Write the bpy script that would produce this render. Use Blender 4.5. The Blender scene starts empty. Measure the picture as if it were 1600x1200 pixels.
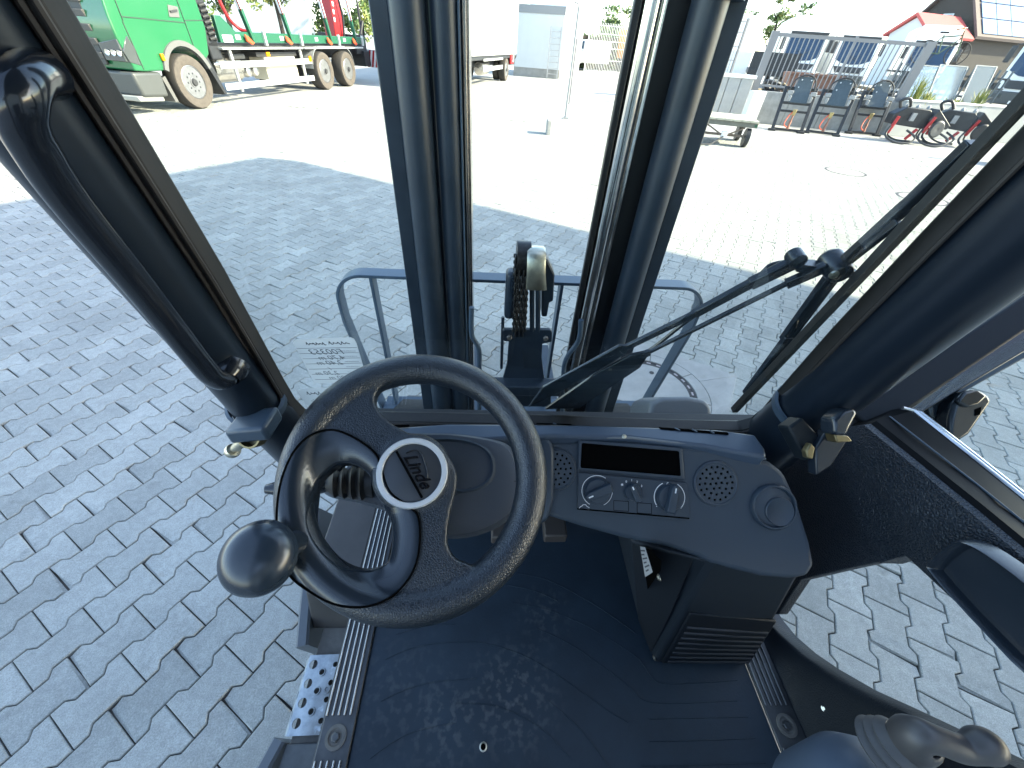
import bpy, bmesh, math, random
from mathutils import Vector as V, Matrix
from math import sin, cos, pi, radians, sqrt, atan2

random.seed(4)
SC = bpy.context.scene
COL = SC.collection

# ------------------------------------------------------------------ camera, sky, sun, exposure
EYE = V((0, 0, 1.725)); FPX = 604.0
TILT, ROLL, YAW = 0.7270, 0.0762, radians(4.7)
_f = V((0, cos(TILT), -sin(TILT))); _r = V((1, 0, 0)); _u = _r.cross(_f)
_r, _u = _r*cos(ROLL) + _u*sin(ROLL), _u*cos(ROLL) - _r*sin(ROLL)
_Z = Matrix.Rotation(-YAW, 3, 'Z')
_f, _r, _u = _Z @ _f, _Z @ _r, _Z @ _u
cam = bpy.data.cameras.new('camera'); cam.sensor_width = 36; cam.lens = FPX/1600*36
cam.clip_start = 0.02; cam.clip_end = 4000
co = bpy.data.objects.new('camera', cam); COL.objects.link(co)
M = Matrix((( _r.x, _u.x, -_f.x), (_r.y, _u.y, -_f.y), (_r.z, _u.z, -_f.z))).to_4x4()
M.translation = EYE; co.matrix_world = M
SC.camera = co

SUN_DIR = V((-0.985, 0.17, -0.62)).normalized()          # the way the light travels
el = math.asin(-SUN_DIR.z); saz = atan2(-SUN_DIR.x, -SUN_DIR.y)
w = bpy.data.worlds.new('World'); SC.world = w; w.use_nodes = True
nt = w.node_tree; bg = nt.nodes['Background']
sky = nt.nodes.new('ShaderNodeTexSky'); sky.sky_type = 'NISHITA'; sky.sun_disc = False
sky.sun_elevation = el; sky.sun_rotation = saz
sky.air_density = .8; sky.dust_density = .7; sky.ozone_density = 1.0
nt.links.new(sky.outputs[0], bg.inputs[0]); bg.inputs[1].default_value = 0.15
sl = bpy.data.lights.new('sun', 'SUN'); sl.energy = 2.5; sl.angle = radians(0.4); sl.color = (1, .93, .78)
so = bpy.data.objects.new('sun', sl); COL.objects.link(so); so.location = (20, -15, 30)
so.rotation_euler = SUN_DIR.to_track_quat('-Z', 'Y').to_euler()
SC.view_settings.view_transform = 'Standard'; SC.view_settings.look = 'None'
SC.view_settings.gamma = 1; SC.view_settings.use_curve_mapping = False
SC.view_settings.exposure = 2.66
SC.view_settings.use_white_balance = True; SC.view_settings.white_balance_temperature = 7350; SC.view_settings.white_balance_tint = 7
try:
    SC.cycles.transparent_max_bounces = 24; SC.cycles.max_bounces = 8
except Exception: pass

# ------------------------------------------------------------------ turning photo points into places
def ray(x, y): return _f + _r*((x-800)/FPX) - _u*((y-600)/FPX)
def az(x, y, z): d = ray(x, y); return EYE + d*((z-EYE.z)/d.z)
def ay(x, y, Y): d = ray(x, y); return EYE + d*(Y/d.y)
def ax(x, y, X): d = ray(x, y); return EYE + d*(X/d.x)
def ad(x, y, D): return EYE + ray(x, y)*D
def apl(x, y, p, n): d = ray(x, y); return EYE + d*((p-EYE).dot(n)/d.dot(n))
def toloc(p):
    q = p-EYE; z = q.dot(_f)
    return (800+FPX*q.dot(_r)/z, 600-FPX*q.dot(_u)/z, z)

# ------------------------------------------------------------------ materials
MATS = {}
def mat(name, col, rough=.5, metal=0, bump=None, vary=0, vscale=8, spec=.5, coat=0, tint=None, bdist=.001, btype='noise', emit=None):
    if name in MATS: return MATS[name]
    m = bpy.data.materials.new(name); m.use_nodes = True; t = m.node_tree; N = t.nodes; Lk = t.links
    b = N['Principled BSDF']
    b.inputs['Base Color'].default_value = (*col, 1); b.inputs['Roughness'].default_value = rough
    b.inputs['Metallic'].default_value = metal; b.inputs['Specular IOR Level'].default_value = spec
    if coat: b.inputs['Coat Weight'].default_value = coat; b.inputs['Coat Roughness'].default_value = .08
    tc = N.new('ShaderNodeTexCoord')
    if vary:
        n = N.new('ShaderNodeTexNoise'); n.inputs['Scale'].default_value = vscale; n.inputs['Detail'].default_value = 6
        n.inputs['Roughness'].default_value = .65
        Lk.new(tc.outputs['Object'], n.inputs['Vector'])
        r = N.new('ShaderNodeValToRGB'); r.color_ramp.elements[0].position = .32; r.color_ramp.elements[1].position = .72
        c2 = tint or tuple(min(1, c*(1+vary)) for c in col)
        r.color_ramp.elements[0].color = (*[c*(1-vary*.6) for c in col], 1); r.color_ramp.elements[1].color = (*c2, 1)
        Lk.new(n.outputs['Fac'], r.inputs[0]); Lk.new(r.outputs[0], b.inputs['Base Color'])
        mr = N.new('ShaderNodeMapRange'); mr.inputs[3].default_value = max(.02, rough-.12); mr.inputs[4].default_value = min(1, rough+.15)
        Lk.new(n.outputs['Fac'], mr.inputs[0]); Lk.new(mr.outputs[0], b.inputs['Roughness'])
    if bump:
        if btype == 'pebble':
            q0 = N.new('ShaderNodeTexVoronoi'); q0.feature = 'DISTANCE_TO_EDGE'; q0.inputs['Scale'].default_value = bump[0]
            Lk.new(tc.outputs['Object'], q0.inputs['Vector'])
            q = N.new('ShaderNodeMapRange'); q.interpolation_type = 'SMOOTHSTEP'; q.inputs[1].default_value = 0; q.inputs[2].default_value = .28; Lk.new(q0.outputs['Distance'], q.inputs[0]); out = q.outputs[0]
        elif btype == 'voronoi':
            q = N.new('ShaderNodeTexVoronoi'); q.inputs['Scale'].default_value = bump[0]; out = q.outputs['Distance']
            q.feature = 'SMOOTH_F1'
            wn = N.new('ShaderNodeTexNoise'); wn.inputs['Scale'].default_value = bump[0]*.6
            mx = N.new('ShaderNodeMixRGB'); mx.inputs[0].default_value = .006
            Lk.new(tc.outputs['Object'], wn.inputs['Vector']); Lk.new(tc.outputs['Object'], mx.inputs[1]); Lk.new(wn.outputs['Color'], mx.inputs[2])
            Lk.new(mx.outputs[0], q.inputs['Vector'])
        else:
            q = N.new('ShaderNodeTexNoise'); q.inputs['Scale'].default_value = bump[0]; q.inputs['Detail'].default_value = 3; out = q.outputs['Fac']
            Lk.new(tc.outputs['Object'], q.inputs['Vector'])
        bn = N.new('ShaderNodeBump'); bn.inputs['Strength'].default_value = bump[1]; bn.inputs['Distance'].default_value = bdist
        Lk.new(out, bn.inputs['Height']); Lk.new(bn.outputs[0], b.inputs['Normal'])
    if emit: b.inputs['Emission Color'].default_value = (*emit, 1); b.inputs['Emission Strength'].default_value = 1
    MATS[name] = m
    return m

def glass(name, tintc=(1, 1, 1), refl=1.0, milky=0):
    if name in MATS: return MATS[name]
    m = bpy.data.materials.new(name); m.use_nodes = True; t = m.node_tree; N = t.nodes; N.clear()
    o = N.new('ShaderNodeOutputMaterial'); tr = N.new('ShaderNodeBsdfTransparent'); tr.inputs[0].default_value = (*tintc, 1)
    gl = N.new('ShaderNodeBsdfGlossy'); gl.inputs['Roughness'].default_value = .02
    fr = N.new('ShaderNodeFresnel'); fr.inputs[0].default_value = 1.33
    mu = N.new('ShaderNodeMath'); mu.operation = 'MULTIPLY'; mu.inputs[1].default_value = refl
    mx = N.new('ShaderNodeMixShader'); L = t.links
    L.new(fr.outputs[0], mu.inputs[0]); L.new(mu.outputs[0], mx.inputs[0]); L.new(tr.outputs[0], mx.inputs[1]); L.new(gl.outputs[0], mx.inputs[2])
    last = mx
    if milky:
        df = N.new('ShaderNodeBsdfDiffuse'); df.inputs[0].default_value = (.75, .77, .78, 1)
        tl = N.new('ShaderNodeBsdfTranslucent'); tl.inputs[0].default_value = (.75, .77, .78, 1)
        m1 = N.new('ShaderNodeMixShader'); L.new(df.outputs[0], m1.inputs[1]); L.new(tl.outputs[0], m1.inputs[2])
        m2 = N.new('ShaderNodeMixShader'); m2.inputs[0].default_value = milky
        L.new(mx.outputs[0], m2.inputs[1]); L.new(m1.outputs[0], m2.inputs[2]); last = m2
    L.new(last.outputs[0], o.inputs[0])
    MATS[name] = m
    return m

# ------------------------------------------------------------------ mesh kit
class MB:
    def __init__(s): s.v = []; s.f = []; s.m = []; s.mi = 0
    def add(s, vs, fs):
        b = len(s.v); s.v += [tuple(p) for p in vs]; s.f += [tuple(i+b for i in f) for f in fs]; s.m += [s.mi]*len(fs); return s
    def box(s, c, d, R=None):
        c = V(c); x, y, z = (a/2 for a in d); R = R or Matrix.Identity(3)
        vs = [c + R @ V((i*x, j*y, k*z)) for i in (-1, 1) for j in (-1, 1) for k in (-1, 1)]
        return s.add(vs, [(0, 1, 3, 2), (4, 6, 7, 5), (0, 4, 5, 1), (2, 3, 7, 6), (0, 2, 6, 4), (1, 5, 7, 3)])
    def bar(s, p, q, w_, h, up=(0, 0, 1)):
        p, q = V(p), V(q); d = (q-p).normalized(); sd = d.cross(V(up)).normalized(); u2 = sd.cross(d)
        vs = [a + sd*(i*w_/2) + u2*(j*h/2) for a in (p, q) for i, j in ((-1, -1), (1, -1), (1, 1), (-1, 1))]
        return s.add(vs, [(3, 2, 1, 0), (4, 5, 6, 7), (0, 1, 5, 4), (1, 2, 6, 5), (2, 3, 7, 6), (3, 0, 4, 7)])
    def prism(s, poly, vec):
        poly = [V(p) for p in poly]; vec = V(vec); n = len(poly)
        nn = V((0, 0, 0))
        for i in range(n): nn += (poly[i]-poly[0]).cross(poly[(i+1) % n]-poly[0])
        if nn.dot(vec) > 0: poly.reverse()
        return s.add(poly + [p+vec for p in poly], [tuple(range(n)), tuple(range(2*n-1, n-1, -1))] + [(i, n+i, n+(i+1) % n, (i+1) % n) for i in range(n)])
    def tube(s, pts, r, n=12, cap=True, closed=False, sq=None):
        pts = [V(p) for p in pts]; k = len(pts); rs = r if isinstance(r, (list, tuple)) else [r]*k
        if closed: tg = [(pts[(i+1) % k]-pts[i-1]).normalized() for i in range(k)]
        else: tg = [(pts[min(i+1, k-1)]-pts[max(i-1, 0)]).normalized() for i in range(k)]
        a = tg[0].orthogonal().normalized(); vs = []; fs = []
        for i in range(k):
            a = (a - tg[i]*a.dot(tg[i])).normalized(); b2 = tg[i].cross(a)
            for j in range(n):
                t = 2*pi*j/n; vs.append(pts[i] + (a*cos(t) + b2*sin(t))*rs[i])
        for i in range(k if closed else k-1):
            i2 = (i+1) % k
            for j in range(n): fs.append((i*n+j, i*n+(j+1) % n, i2*n+(j+1) % n, i2*n+j))
        if cap and not closed: fs += [tuple(range(n-1, -1, -1)), tuple((k-1)*n+j for j in range(n))]
        return s.add(vs, fs)
    def lathe(s, o, axis, prof, n=24, sx=1., a0=None, cap=True):
        o = V(o); ax_ = V(axis).normalized(); a = (V(a0) if a0 else ax_.orthogonal()).normalized(); a = (a-ax_*a.dot(ax_)).normalized(); b2 = ax_.cross(a); vs = []; fs = []
        for rr, h in prof:
            for j in range(n):
                t = 2*pi*j/n; vs.append(o + ax_*h + (a*cos(t)*sx + b2*sin(t))*rr)
        for i in range(len(prof)-1):
            for j in range(n): fs.append((i*n+j, i*n+(j+1) % n, (i+1)*n+(j+1) % n, (i+1)*n+j))
        if cap and prof[0][0] > 1e-6: fs.append(tuple(range(n-1, -1, -1)))
        if cap and prof[-1][0] > 1e-6: fs.append(tuple((len(prof)-1)*n+j for j in range(n)))
        return s.add(vs, fs)
    def loft(s, loops, closed=True, cap0=False, cap1=False):
        n = len(loops[0]); vs = [p for l in loops for p in l]; fs = []
        for i in range(len(loops)-1):
            for j in range(n if closed else n-1): fs.append((i*n+j, i*n+(j+1) % n, (i+1)*n+(j+1) % n, (i+1)*n+j))
        if cap0: fs.append(tuple(range(n-1, -1, -1)))
        if cap1: fs.append(tuple((len(loops)-1)*n+j for j in range(n)))
        return s.add(vs, fs)
    def sweep(s, pts, prof, up):
        # a closed profile (list of (side, up)) carried along pts with mitred corners
        pts = [V(p) for p in pts]; up = V(up); k = len(pts); loops = []
        for i in range(k):
            d0 = (pts[i]-pts[i-1]).normalized() if i else (pts[1]-pts[0]).normalized()
            d1 = (pts[i+1]-pts[i]).normalized() if i < k-1 else d0
            t = (d0+d1).normalized(); sd = t.cross(up).normalized(); uu = sd.cross(t).normalized(); kf = 1/max(.35, sqrt(max(.01, (1+d0.dot(d1))/2)))
            loops.append([pts[i] + sd*(a*kf) + uu*b for a, b in prof])
        return s.loft(loops, True, True, True)
    def holes(s, outer, holes, o, e1, e2):
        # flat sheet with holes: 2-D loops placed at o along e1, e2
        bm = bmesh.new(); es = []
        for lp in [outer]+holes:
            vv = [bm.verts.new((p[0], p[1], 0)) for p in lp]
            es += [bm.edges.new((vv[i], vv[(i+1) % len(vv)])) for i in range(len(vv))]
        bmesh.ops.triangle_fill(bm, use_beauty=True, use_dissolve=False, edges=es, normal=(0, 0, 1))
        bm.verts.index_update(); o, e1, e2 = V(o), V(e1), V(e2)
        vs = [o + e1*q.co.x + e2*q.co.y for q in bm.verts]; fs = []
        for f in bm.faces: fs.append(tuple(q.index for q in f.verts))
        bm.free(); return s.add(vs, fs)
    def mesh(s, name, mats, smooth=35):
        me = bpy.data.meshes.new(name); me.from_pydata(s.v, [], s.f)
        for m in (mats if isinstance(mats, (list, tuple)) else [mats]): me.materials.append(m)
        if any(s.m): me.polygons.foreach_set('material_index', s.m)
        if smooth:
            me.polygons.foreach_set('use_smooth', [True]*len(me.polygons)); me.set_sharp_from_angle(angle=radians(smooth))
        me.update(); return me
    def build(s, name, mats, parent=None, bevel=0, seg=2, smooth=35, fix=True, solid=0, label=None, kind=None, weld=False):
        me = s.mesh(name, mats, smooth)
        if fix or weld:
            bm = bmesh.new(); bm.from_mesh(me)
            if weld: bmesh.ops.remove_doubles(bm, verts=bm.verts, dist=1e-5)
            bmesh.ops.recalc_face_normals(bm, faces=bm.faces); bm.to_mesh(me); bm.free()
        o = bpy.data.objects.new(name, me); COL.objects.link(o)
        adopt(o, parent)
        if solid:
            md = o.modifiers.new('thick', 'SOLIDIFY'); md.thickness = solid; md.offset = -1
        if bevel:
            md = o.modifiers.new('edge', 'BEVEL'); md.width = bevel; md.segments = seg; md.limit_method = 'ANGLE'; md.angle_limit = radians(28); md.harden_normals = False
        if label: o['label'] = label
        if kind: o['kind'] = kind
        return o

def adopt(o, parent):
    if parent is None: return
    o.parent = parent
    if parent.get('_w'): o.matrix_parent_inverse = Matrix.Translation(-parent.location)

def thing(name, label, cat, loc=(0, 0, 0), rotz=0, group=None, world=False):
    o = bpy.data.objects.new(name, None); COL.objects.link(o); o.empty_display_size = .2
    o.location = loc; o.rotation_euler = (0, 0, rotz); o['label'] = label; o['category'] = cat
    if group: o['group'] = group
    if world: o['_w'] = 1
    return o
def tag(o, label, cat, group=None):
    o['label'] = label; o['category'] = cat
    if group: o['group'] = group
    return o
def dup(root, loc, rotz, label=None, group=None):
    r = root.copy(); COL.objects.link(r); r.location = loc; r.rotation_euler = (0, 0, rotz)
    if label: r['label'] = label
    if group: r['group'] = group
    for ch in list(root.children):
        c = ch.copy(); COL.objects.link(c); c.parent = r
        for g in list(ch.children):
            d = g.copy(); COL.objects.link(d); d.parent = c
    return r
def smoothline(pts, k=6, closed=False):
    pts = [V(p) for p in pts]; n = len(pts); out = []
    rng = range(n if closed else n-1)
    for i in rng:
        p0 = pts[i-1] if (closed or i > 0) else pts[0]; p1 = pts[i]; p2 = pts[(i+1) % n]; p3 = pts[(i+2) % n] if (closed or i+2 < n) else pts[-1]
        for j in range(k):
            t = j/k; out.append(.5*((2*p1) + (p2-p0)*t + (2*p0-5*p1+4*p2-p3)*t*t + (3*p1-p0-3*p2+p3)*t**3))
    if not closed: out.append(pts[-1])
    return out
def lettering(txt, name, o, e1, size, m, parent=None, e2=None, nrm=None, depth=.0004, shear=0, bold=0, align='CENTER', label=None):
    # writing as thin raised letters; e1 reading direction, nrm facing direction (e2 = up the page)
    cu = bpy.data.curves.new(name, 'FONT'); cu.body = txt; cu.size = size; cu.extrude = depth; cu.shear = shear; cu.offset = bold
    cu.align_x = align; cu.align_y = 'CENTER'; cu.resolution_u = 3
    to = bpy.data.objects.new(name, cu); COL.objects.link(to)
    dg = bpy.context.evaluated_depsgraph_get(); me = bpy.data.meshes.new_from_object(to.evaluated_get(dg))
    bpy.data.objects.remove(to); bpy.data.curves.remove(cu)
    e1 = V(e1).normalized(); e2 = V(e2); e2 = (e2-e1*e2.dot(e1)).normalized(); e3 = V(nrm).normalized() if nrm is not None else e1.cross(e2)
    for q in me.vertices: q.co = V(o) + e1*q.co.x + e2*q.co.y + e3*(q.co.z+depth)
    me.materials.clear(); me.materials.append(m)
    ob = bpy.data.objects.new(name, me); COL.objects.link(ob); adopt(ob, parent)
    if label: ob['label'] = label
    return ob
def circ(cx, cy, r, n=24, a=0): return [(cx+r*cos(a+2*pi*i/n), cy+r*sin(a+2*pi*i/n)) for i in range(n)]

# ------------------------------------------------------------------ the yard
def stone_mat():
    m = bpy.data.materials.new('concrete_paver'); m.use_nodes = True; t = m.node_tree; N = t.nodes; L = t.links; b = N['Principled BSDF']
    b.inputs['Roughness'].default_value = .85; b.inputs['Specular IOR Level'].default_value = .3
    ge = N.new('ShaderNodeNewGeometry'); at = N.new('ShaderNodeAttribute'); at.attribute_name = 'tone'
    oi = N.new('ShaderNodeObjectInfo'); ad_ = N.new('ShaderNodeMath'); ad_.operation = 'ADD'
    L.new(at.outputs['Fac'], ad_.inputs[0]); L.new(oi.outputs['Random'], ad_.inputs[1])
    fr = N.new('ShaderNodeMath'); fr.operation = 'FRACT'; L.new(ad_.outputs[0], fr.inputs[0])
    r1 = N.new('ShaderNodeValToRGB'); r1.color_ramp.elements[0].color = (.315, .322, .298, 1); r1.color_ramp.elements[1].color = (.395, .402, .372, 1)
    L.new(fr.outputs[0], r1.inputs[0])
    def noise(s, d, p0, p1):
        n = N.new('ShaderNodeTexNoise'); n.inputs['Scale'].default_value = s; n.inputs['Detail'].default_value = d; n.inputs['Roughness'].default_value = .7
        L.new(ge.outputs['Position'], n.inputs['Vector'])
        q = N.new('ShaderNodeMapRange'); q.inputs[1].default_value = p0; q.inputs[2].default_value = p1; L.new(n.outputs['Fac'], q.inputs[0]); return n, q
    n1, q1 = noise(2.2, 5, .35, .75); q1.inputs[3].default_value = .82; q1.inputs[4].default_value = 1.1
    n2, q2 = noise(230, 4, .3, .7); q2.inputs[3].default_value = .72; q2.inputs[4].default_value = 1.28
    n3, q3 = noise(9, 6, .60, .74); q3.inputs[3].default_value = 1.0; q3.inputs[4].default_value = .72
    n4, q4 = noise(34, 5, .42, .6); q4.inputs[3].default_value = .93; q4.inputs[4].default_value = 1.06
    cur = r1.outputs[0]
    for q in (q1, q2, q3, q4):
        mx = N.new('ShaderNodeMixRGB'); mx.blend_type = 'MULTIPLY'; mx.inputs[0].default_value = 1
        L.new(cur, mx.inputs[1]); L.new(q.outputs[0], mx.inputs[2]); cur = mx.outputs[0]
    n5, q5 = noise(3.1, 3, .66, .72)
    mx = N.new('ShaderNodeMixRGB'); mx.inputs[2].default_value = (.30, .235, .17, 1)
    mm = N.new('ShaderNodeMath'); mm.operation = 'MULTIPLY'; mm.inputs[1].default_value = .35; L.new(q5.outputs[0], mm.inputs[0]); L.new(mm.outputs[0], mx.inputs[0])
    L.new(cur, mx.inputs[1]); L.new(mx.outputs[0], b.inputs['Base Color'])
    bn = N.new('ShaderNodeBump'); bn.inputs['Strength'].default_value = .55; bn.inputs['Distance'].default_value = .0012
    L.new(n2.outputs['Fac'], bn.inputs['Height']); L.new(bn.outputs[0], b.inputs['Normal'])
    return m
STONE = stone_mat()
SAND = mat('joint_sand', (.045, .040, .035), .95, bump=(300, .6), vary=.5, vscale=14)
FAR = mat('far_paving', (.35, .345, .33), .9, vary=.16, vscale=1.4, bump=(120, .4))
CONC = mat('concrete', (.33, .325, .31), .9, vary=.22, vscale=5, bump=(180, .5))
IRON = mat('cast_iron', (.06, .055, .055), .6, .6, vary=.4, vscale=30, bump=(200, .5))

PX0, PX1, PY0, PY1 = -9.5, 11.0, -2.6, 13.2
def sheet(name, x0, x1, y0, y1, z, m, kind='structure', parent=None):
    o = MB().add([(x0, y0, z), (x1, y0, z), (x1, y1, z), (x0, y1, z)], [(0, 1, 2, 3)]).build(name, m, parent, smooth=0, fix=False)
    if kind: o['kind'] = kind
    return o
sheet('ground', -900, 900, -900, 900, -.12, mat('soil', (.2, .19, .16), .95, vary=.3, vscale=.3))
pave = MB()
B = 260
for x0, x1, y0, y1 in ((-B, B, PY1, B), (-B, B, -B, PY0), (-B, PX0, PY0, PY1), (PX1, B, PY0, PY1)):
    pave.add([(x0, y0, -.002), (x1, y0, -.002), (x1, y1, -.002), (x0, y1, -.002)], [(0, 1, 2, 3)])
pavement = pave.build('pavement', FAR, None, smooth=0, fix=False); pavement['kind'] = 'structure'
bed = sheet('sand_bed', PX0-.3, PX1+.3, PY0-.3, PY1+.3, -.0125, SAND, None, pavement)

PYAW = .474+YAW
RD = V((sin(PYAW), cos(PYAW), 0)); RE = V((cos(PYAW), -sin(PYAW), 0))
PITCH, LEN = .143, .2
OFFR, OFFP = .42, .25
MHC = V((1.078, 1.905, 0)); MHS = .5
W1, W2, G = .0835-.0023, .0595-.0023, .0019
def paver_outline(inset=0, jag=0):
    h = LEN/2-G-inset; a, b2 = W1-inset, W2-inset; t1, t2 = .05+.0095+inset*.3, .05-.0095+inset*.3
    # (along, across): wide ends, narrow waist
    return [(-h, -a), (-t1-.0005, -a), (-t2, -b2), (t2, -b2), (t1+.0005, -a), (h, -a), (h, a), (t1+.0005, a), (t2, b2), (-t2, b2), (-t1-.0005, a), (-h, a)]
OUT, INN = paver_outline(0), paver_outline(.0032)
PF = [tuple(range(12))] + [(12+i, 12+(i+1) % 12, (i+1) % 12, i) for i in range(12)] + [(24+i, 24+(i+1) % 12, 12+(i+1) % 12, 12+i) for i in range(12)]
def paver_verts(rnd):
    h0 = rnd.uniform(-.0013, .0013); tx, ty = rnd.gauss(0, .004), rnd.gauss(0, .004)
    vs = []
    for lp, z in ((INN, 0), (OUT, -.0035), (OUT, -.013)):
        for x, y in lp: vs.append(V((x, y, z + h0 + x*tx + y*ty)))
    if rnd.random() < .10:                       # a chipped corner here and there
        c = rnd.choice((0, 5, 6, 11, 2, 8))
        for k in (c, c+12): vs[k] = vs[k]*rnd.uniform(.86, .95) ; vs[k].z -= .004
    return vs
cells = []
for p in range(-140, 140):
    for r in range(-110, 110):
        rr = (r + OFFR + (.5 if p % 2 else 0))*LEN; c = RD*rr + RE*((p+OFFP)*PITCH)
        if not (PX0 < c.x < PX1 and PY0 < c.y < PY1): continue
        q = c-MHC; u_, v_ = q.dot(RD), q.dot(RE)
        if abs(u_) < MHS-.04 and abs(v_) < MHS-.03: continue
        x, y, z = toloc(c)
        inview = z > .2 and -60 < x < 1660 and -40 < y < 1260
        under = -.34 < c.x < .86 and -2.5 < c.y < .75
        behind = (440 < x < 860 and 560 < y < 990) or (560 < x < 1250 and y > 660) or (x > 1240 and 690 < y < 860)
        cells.append((0 if (inview and not under and not behind) else 1, -1/(z if z > .2 else 9), c))
cells.sort(key=lambda t: (t[0], t[1]))
rnd = random.Random(11)
protos = []
for k in range(14):
    b_ = MB(); b_.add(paver_verts(rnd), PF); protos.append(b_.mesh('paver', STONE, 0))
ang = atan2(RD.y, RD.x)
for i, (a, b2, c) in enumerate(cells[:300]):
    o = bpy.data.objects.new('paver', protos[rnd.randrange(14)]); COL.objects.link(o); o.parent = pavement
    o.location = c; o.rotation_euler = (0, 0, ang + (pi if rnd.random() < .5 else 0) + rnd.gauss(0, .004))
rest = MB(); tone = []
for a, b2, c in cells[300:]:
    d1 = RD if rnd.random() < .5 else -RD; d2 = V((-d1.y, d1.x, 0))
    rest.add([c + d1*q.x + d2*q.y + V((0, 0, q.z)) for q in paver_verts(rnd)], PF); tone += [rnd.random()]*len(PF)
ro_ = rest.build('pavers', STONE, pavement, smooth=0, fix=False, kind='stuff')
at = ro_.data.attributes.new('tone', 'FLOAT', 'FACE'); at.data.foreach_set('value', tone)

# manhole set in the paving: square concrete surround in slabs, ring slabs, round cover
mh = thing('manhole', 'round concrete-filled manhole cover in a square slab surround beside the forklift mast', 'manhole', MHC, ang)
sq = []
for k in range(4):
    b_ = MB(); a0 = k*pi/2 - pi/4; n = 9
    arc = [(.42*cos(a0+pi/2*i/n), .42*sin(a0+pi/2*i/n)) for i in range(n+1)]
    s_ = MHS+.02; cs = [(s_*(1 if cos(a) > 0 else -1), s_*(1 if sin(a) > 0 else -1)) for a in (a0, a0+pi/2)]
    pl = [(*p, -.012) for p in arc] + [(*cs[1], -.012), (*cs[0], -.012)]
    b_.prism(pl, (0, 0, .0155)); b_.build('surround_slab', CONC, mh, bevel=.0025, seg=1)
for k in range(8):
    b_ = MB(); a0 = k*pi/4+.2; n = 6; g2 = .006
    i_ = [(.335*cos(a0+g2+(pi/4-2*g2)*i/n), .335*sin(a0+g2+(pi/4-2*g2)*i/n), -.012) for i in range(n+1)]
    o_ = [(.416*cos(a0+g2+(pi/4-2*g2)*i/n), .416*sin(a0+g2+(pi/4-2*g2)*i/n), -.012) for i in range(n, -1, -1)]
    b_.prism(i_+o_, (0, 0, .016)); b_.build('ring_slab', CONC, mh, bevel=.002, seg=1)
b_ = MB().lathe((0, 0, -.012), (0, 0, 1), [(.332, 0), (.332, .0135), (.318, .0135), (.318, .010), (.300, .010), (.300, .0135), (.285, .0135)], 64, cap=False); b_.build('cover_ring', IRON, mh)
b_ = MB()
for i in range(28):
    a = 2*pi*i/28; b_.box((.309*cos(a), .309*sin(a), .0), (.012, .03, .003), Matrix.Rotation(a, 3, 'Z'))
b_.build('ring_studs', mat('pink_stone_studs', (.42, .36, .36), .8), mh, kind='stuff')
MB().lathe((0, 0, -.012), (0, 0, 1), [(.284, 0), (.284, .0122), (0, .0122)], 48).build('concrete_cover', CONC, mh)
b_ = MB()
for dx, dy in ((.2, .02), (.235, -.035), (.175, -.03)): b_.lathe((dx, dy, .0004), (0, 0, 1), [(.017, 0), (.017, .002), (.009, .002), (.009, .0008), (0, .0008)], 14)
b_.build('lifting_points', IRON, mh)
for k, (pa, pb, lab) in enumerate((((685+2, 785), (865, 805), 'farther of the two round manhole rims in the sunlit yard'), ((0, 0), (0, 0), 'nearer of the two round manhole rims in the sunlit yard'))):
    c = V((7.61, 9.07, 0)) if k == 0 else V((7.75, 7.2, 0))
    t = thing('manhole', lab, 'manhole', c, .3, 'manhole rims in the sunlit yard')
    MB().lathe((0, 0, -.004), (0, 0, 1), [(.40, 0), (.40, .0065), (.355, .0065), (.355, .003)], 48, cap=False).build('cover_ring', IRON, t)
    MB().lathe((0, 0, -.004), (0, 0, 1), [(.35, 0), (.35, .0062), (0, .0062)], 48).build('concrete_cover', CONC, t)

# unseen guessed hall; its cantilevered roof was added to throw the big shadow
HH = 8.2
sc = V((-3.214, 7.418, 0)); cn = sc - V((SUN_DIR.x, SUN_DIR.y, 0))/(-SUN_DIR.z)*HH
e1, e2 = V((.86, -.51, 0)).normalized(), V((-.52, -.854, 0)).normalized()
hall = thing('unseen_shade_hall', 'unseen hall behind the forklift with a deep canopy roof added to shade the paving', 'building', cn, 0, world=True)
b_ = MB(); z = V((0, 0, HH)); b_.prism([cn+z, cn+e1*30+z, cn+e1*30+e2*34+z, cn+e2*34+z], (0, 0, .45)); b_.build('roof', mat('canopy_white', (.62, .62, .60), .8), hall)
wn0 = cn + e1*3 + e2*11.5
b_ = MB(); b_.prism([wn0, wn0+e1*26, wn0+e1*26+e2*20, wn0+e2*20], (0, 0, HH)); b_.build('wall', mat('pale_render', (.5, .5, .48), .9, vary=.1, vscale=2), hall)
for i in range(4):
    a = wn0 + e1*(3+i*6) - e2*.06
    MB().prism([a+V((0, 0, 4.5)), a+e1*3+V((0, 0, 4.5)), a+e1*3+V((0, 0, 6.2)), a+V((0, 0, 6.2))], e2*.09).build('window', mat('dark_window', (.03, .035, .04), .08), hall)

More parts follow.
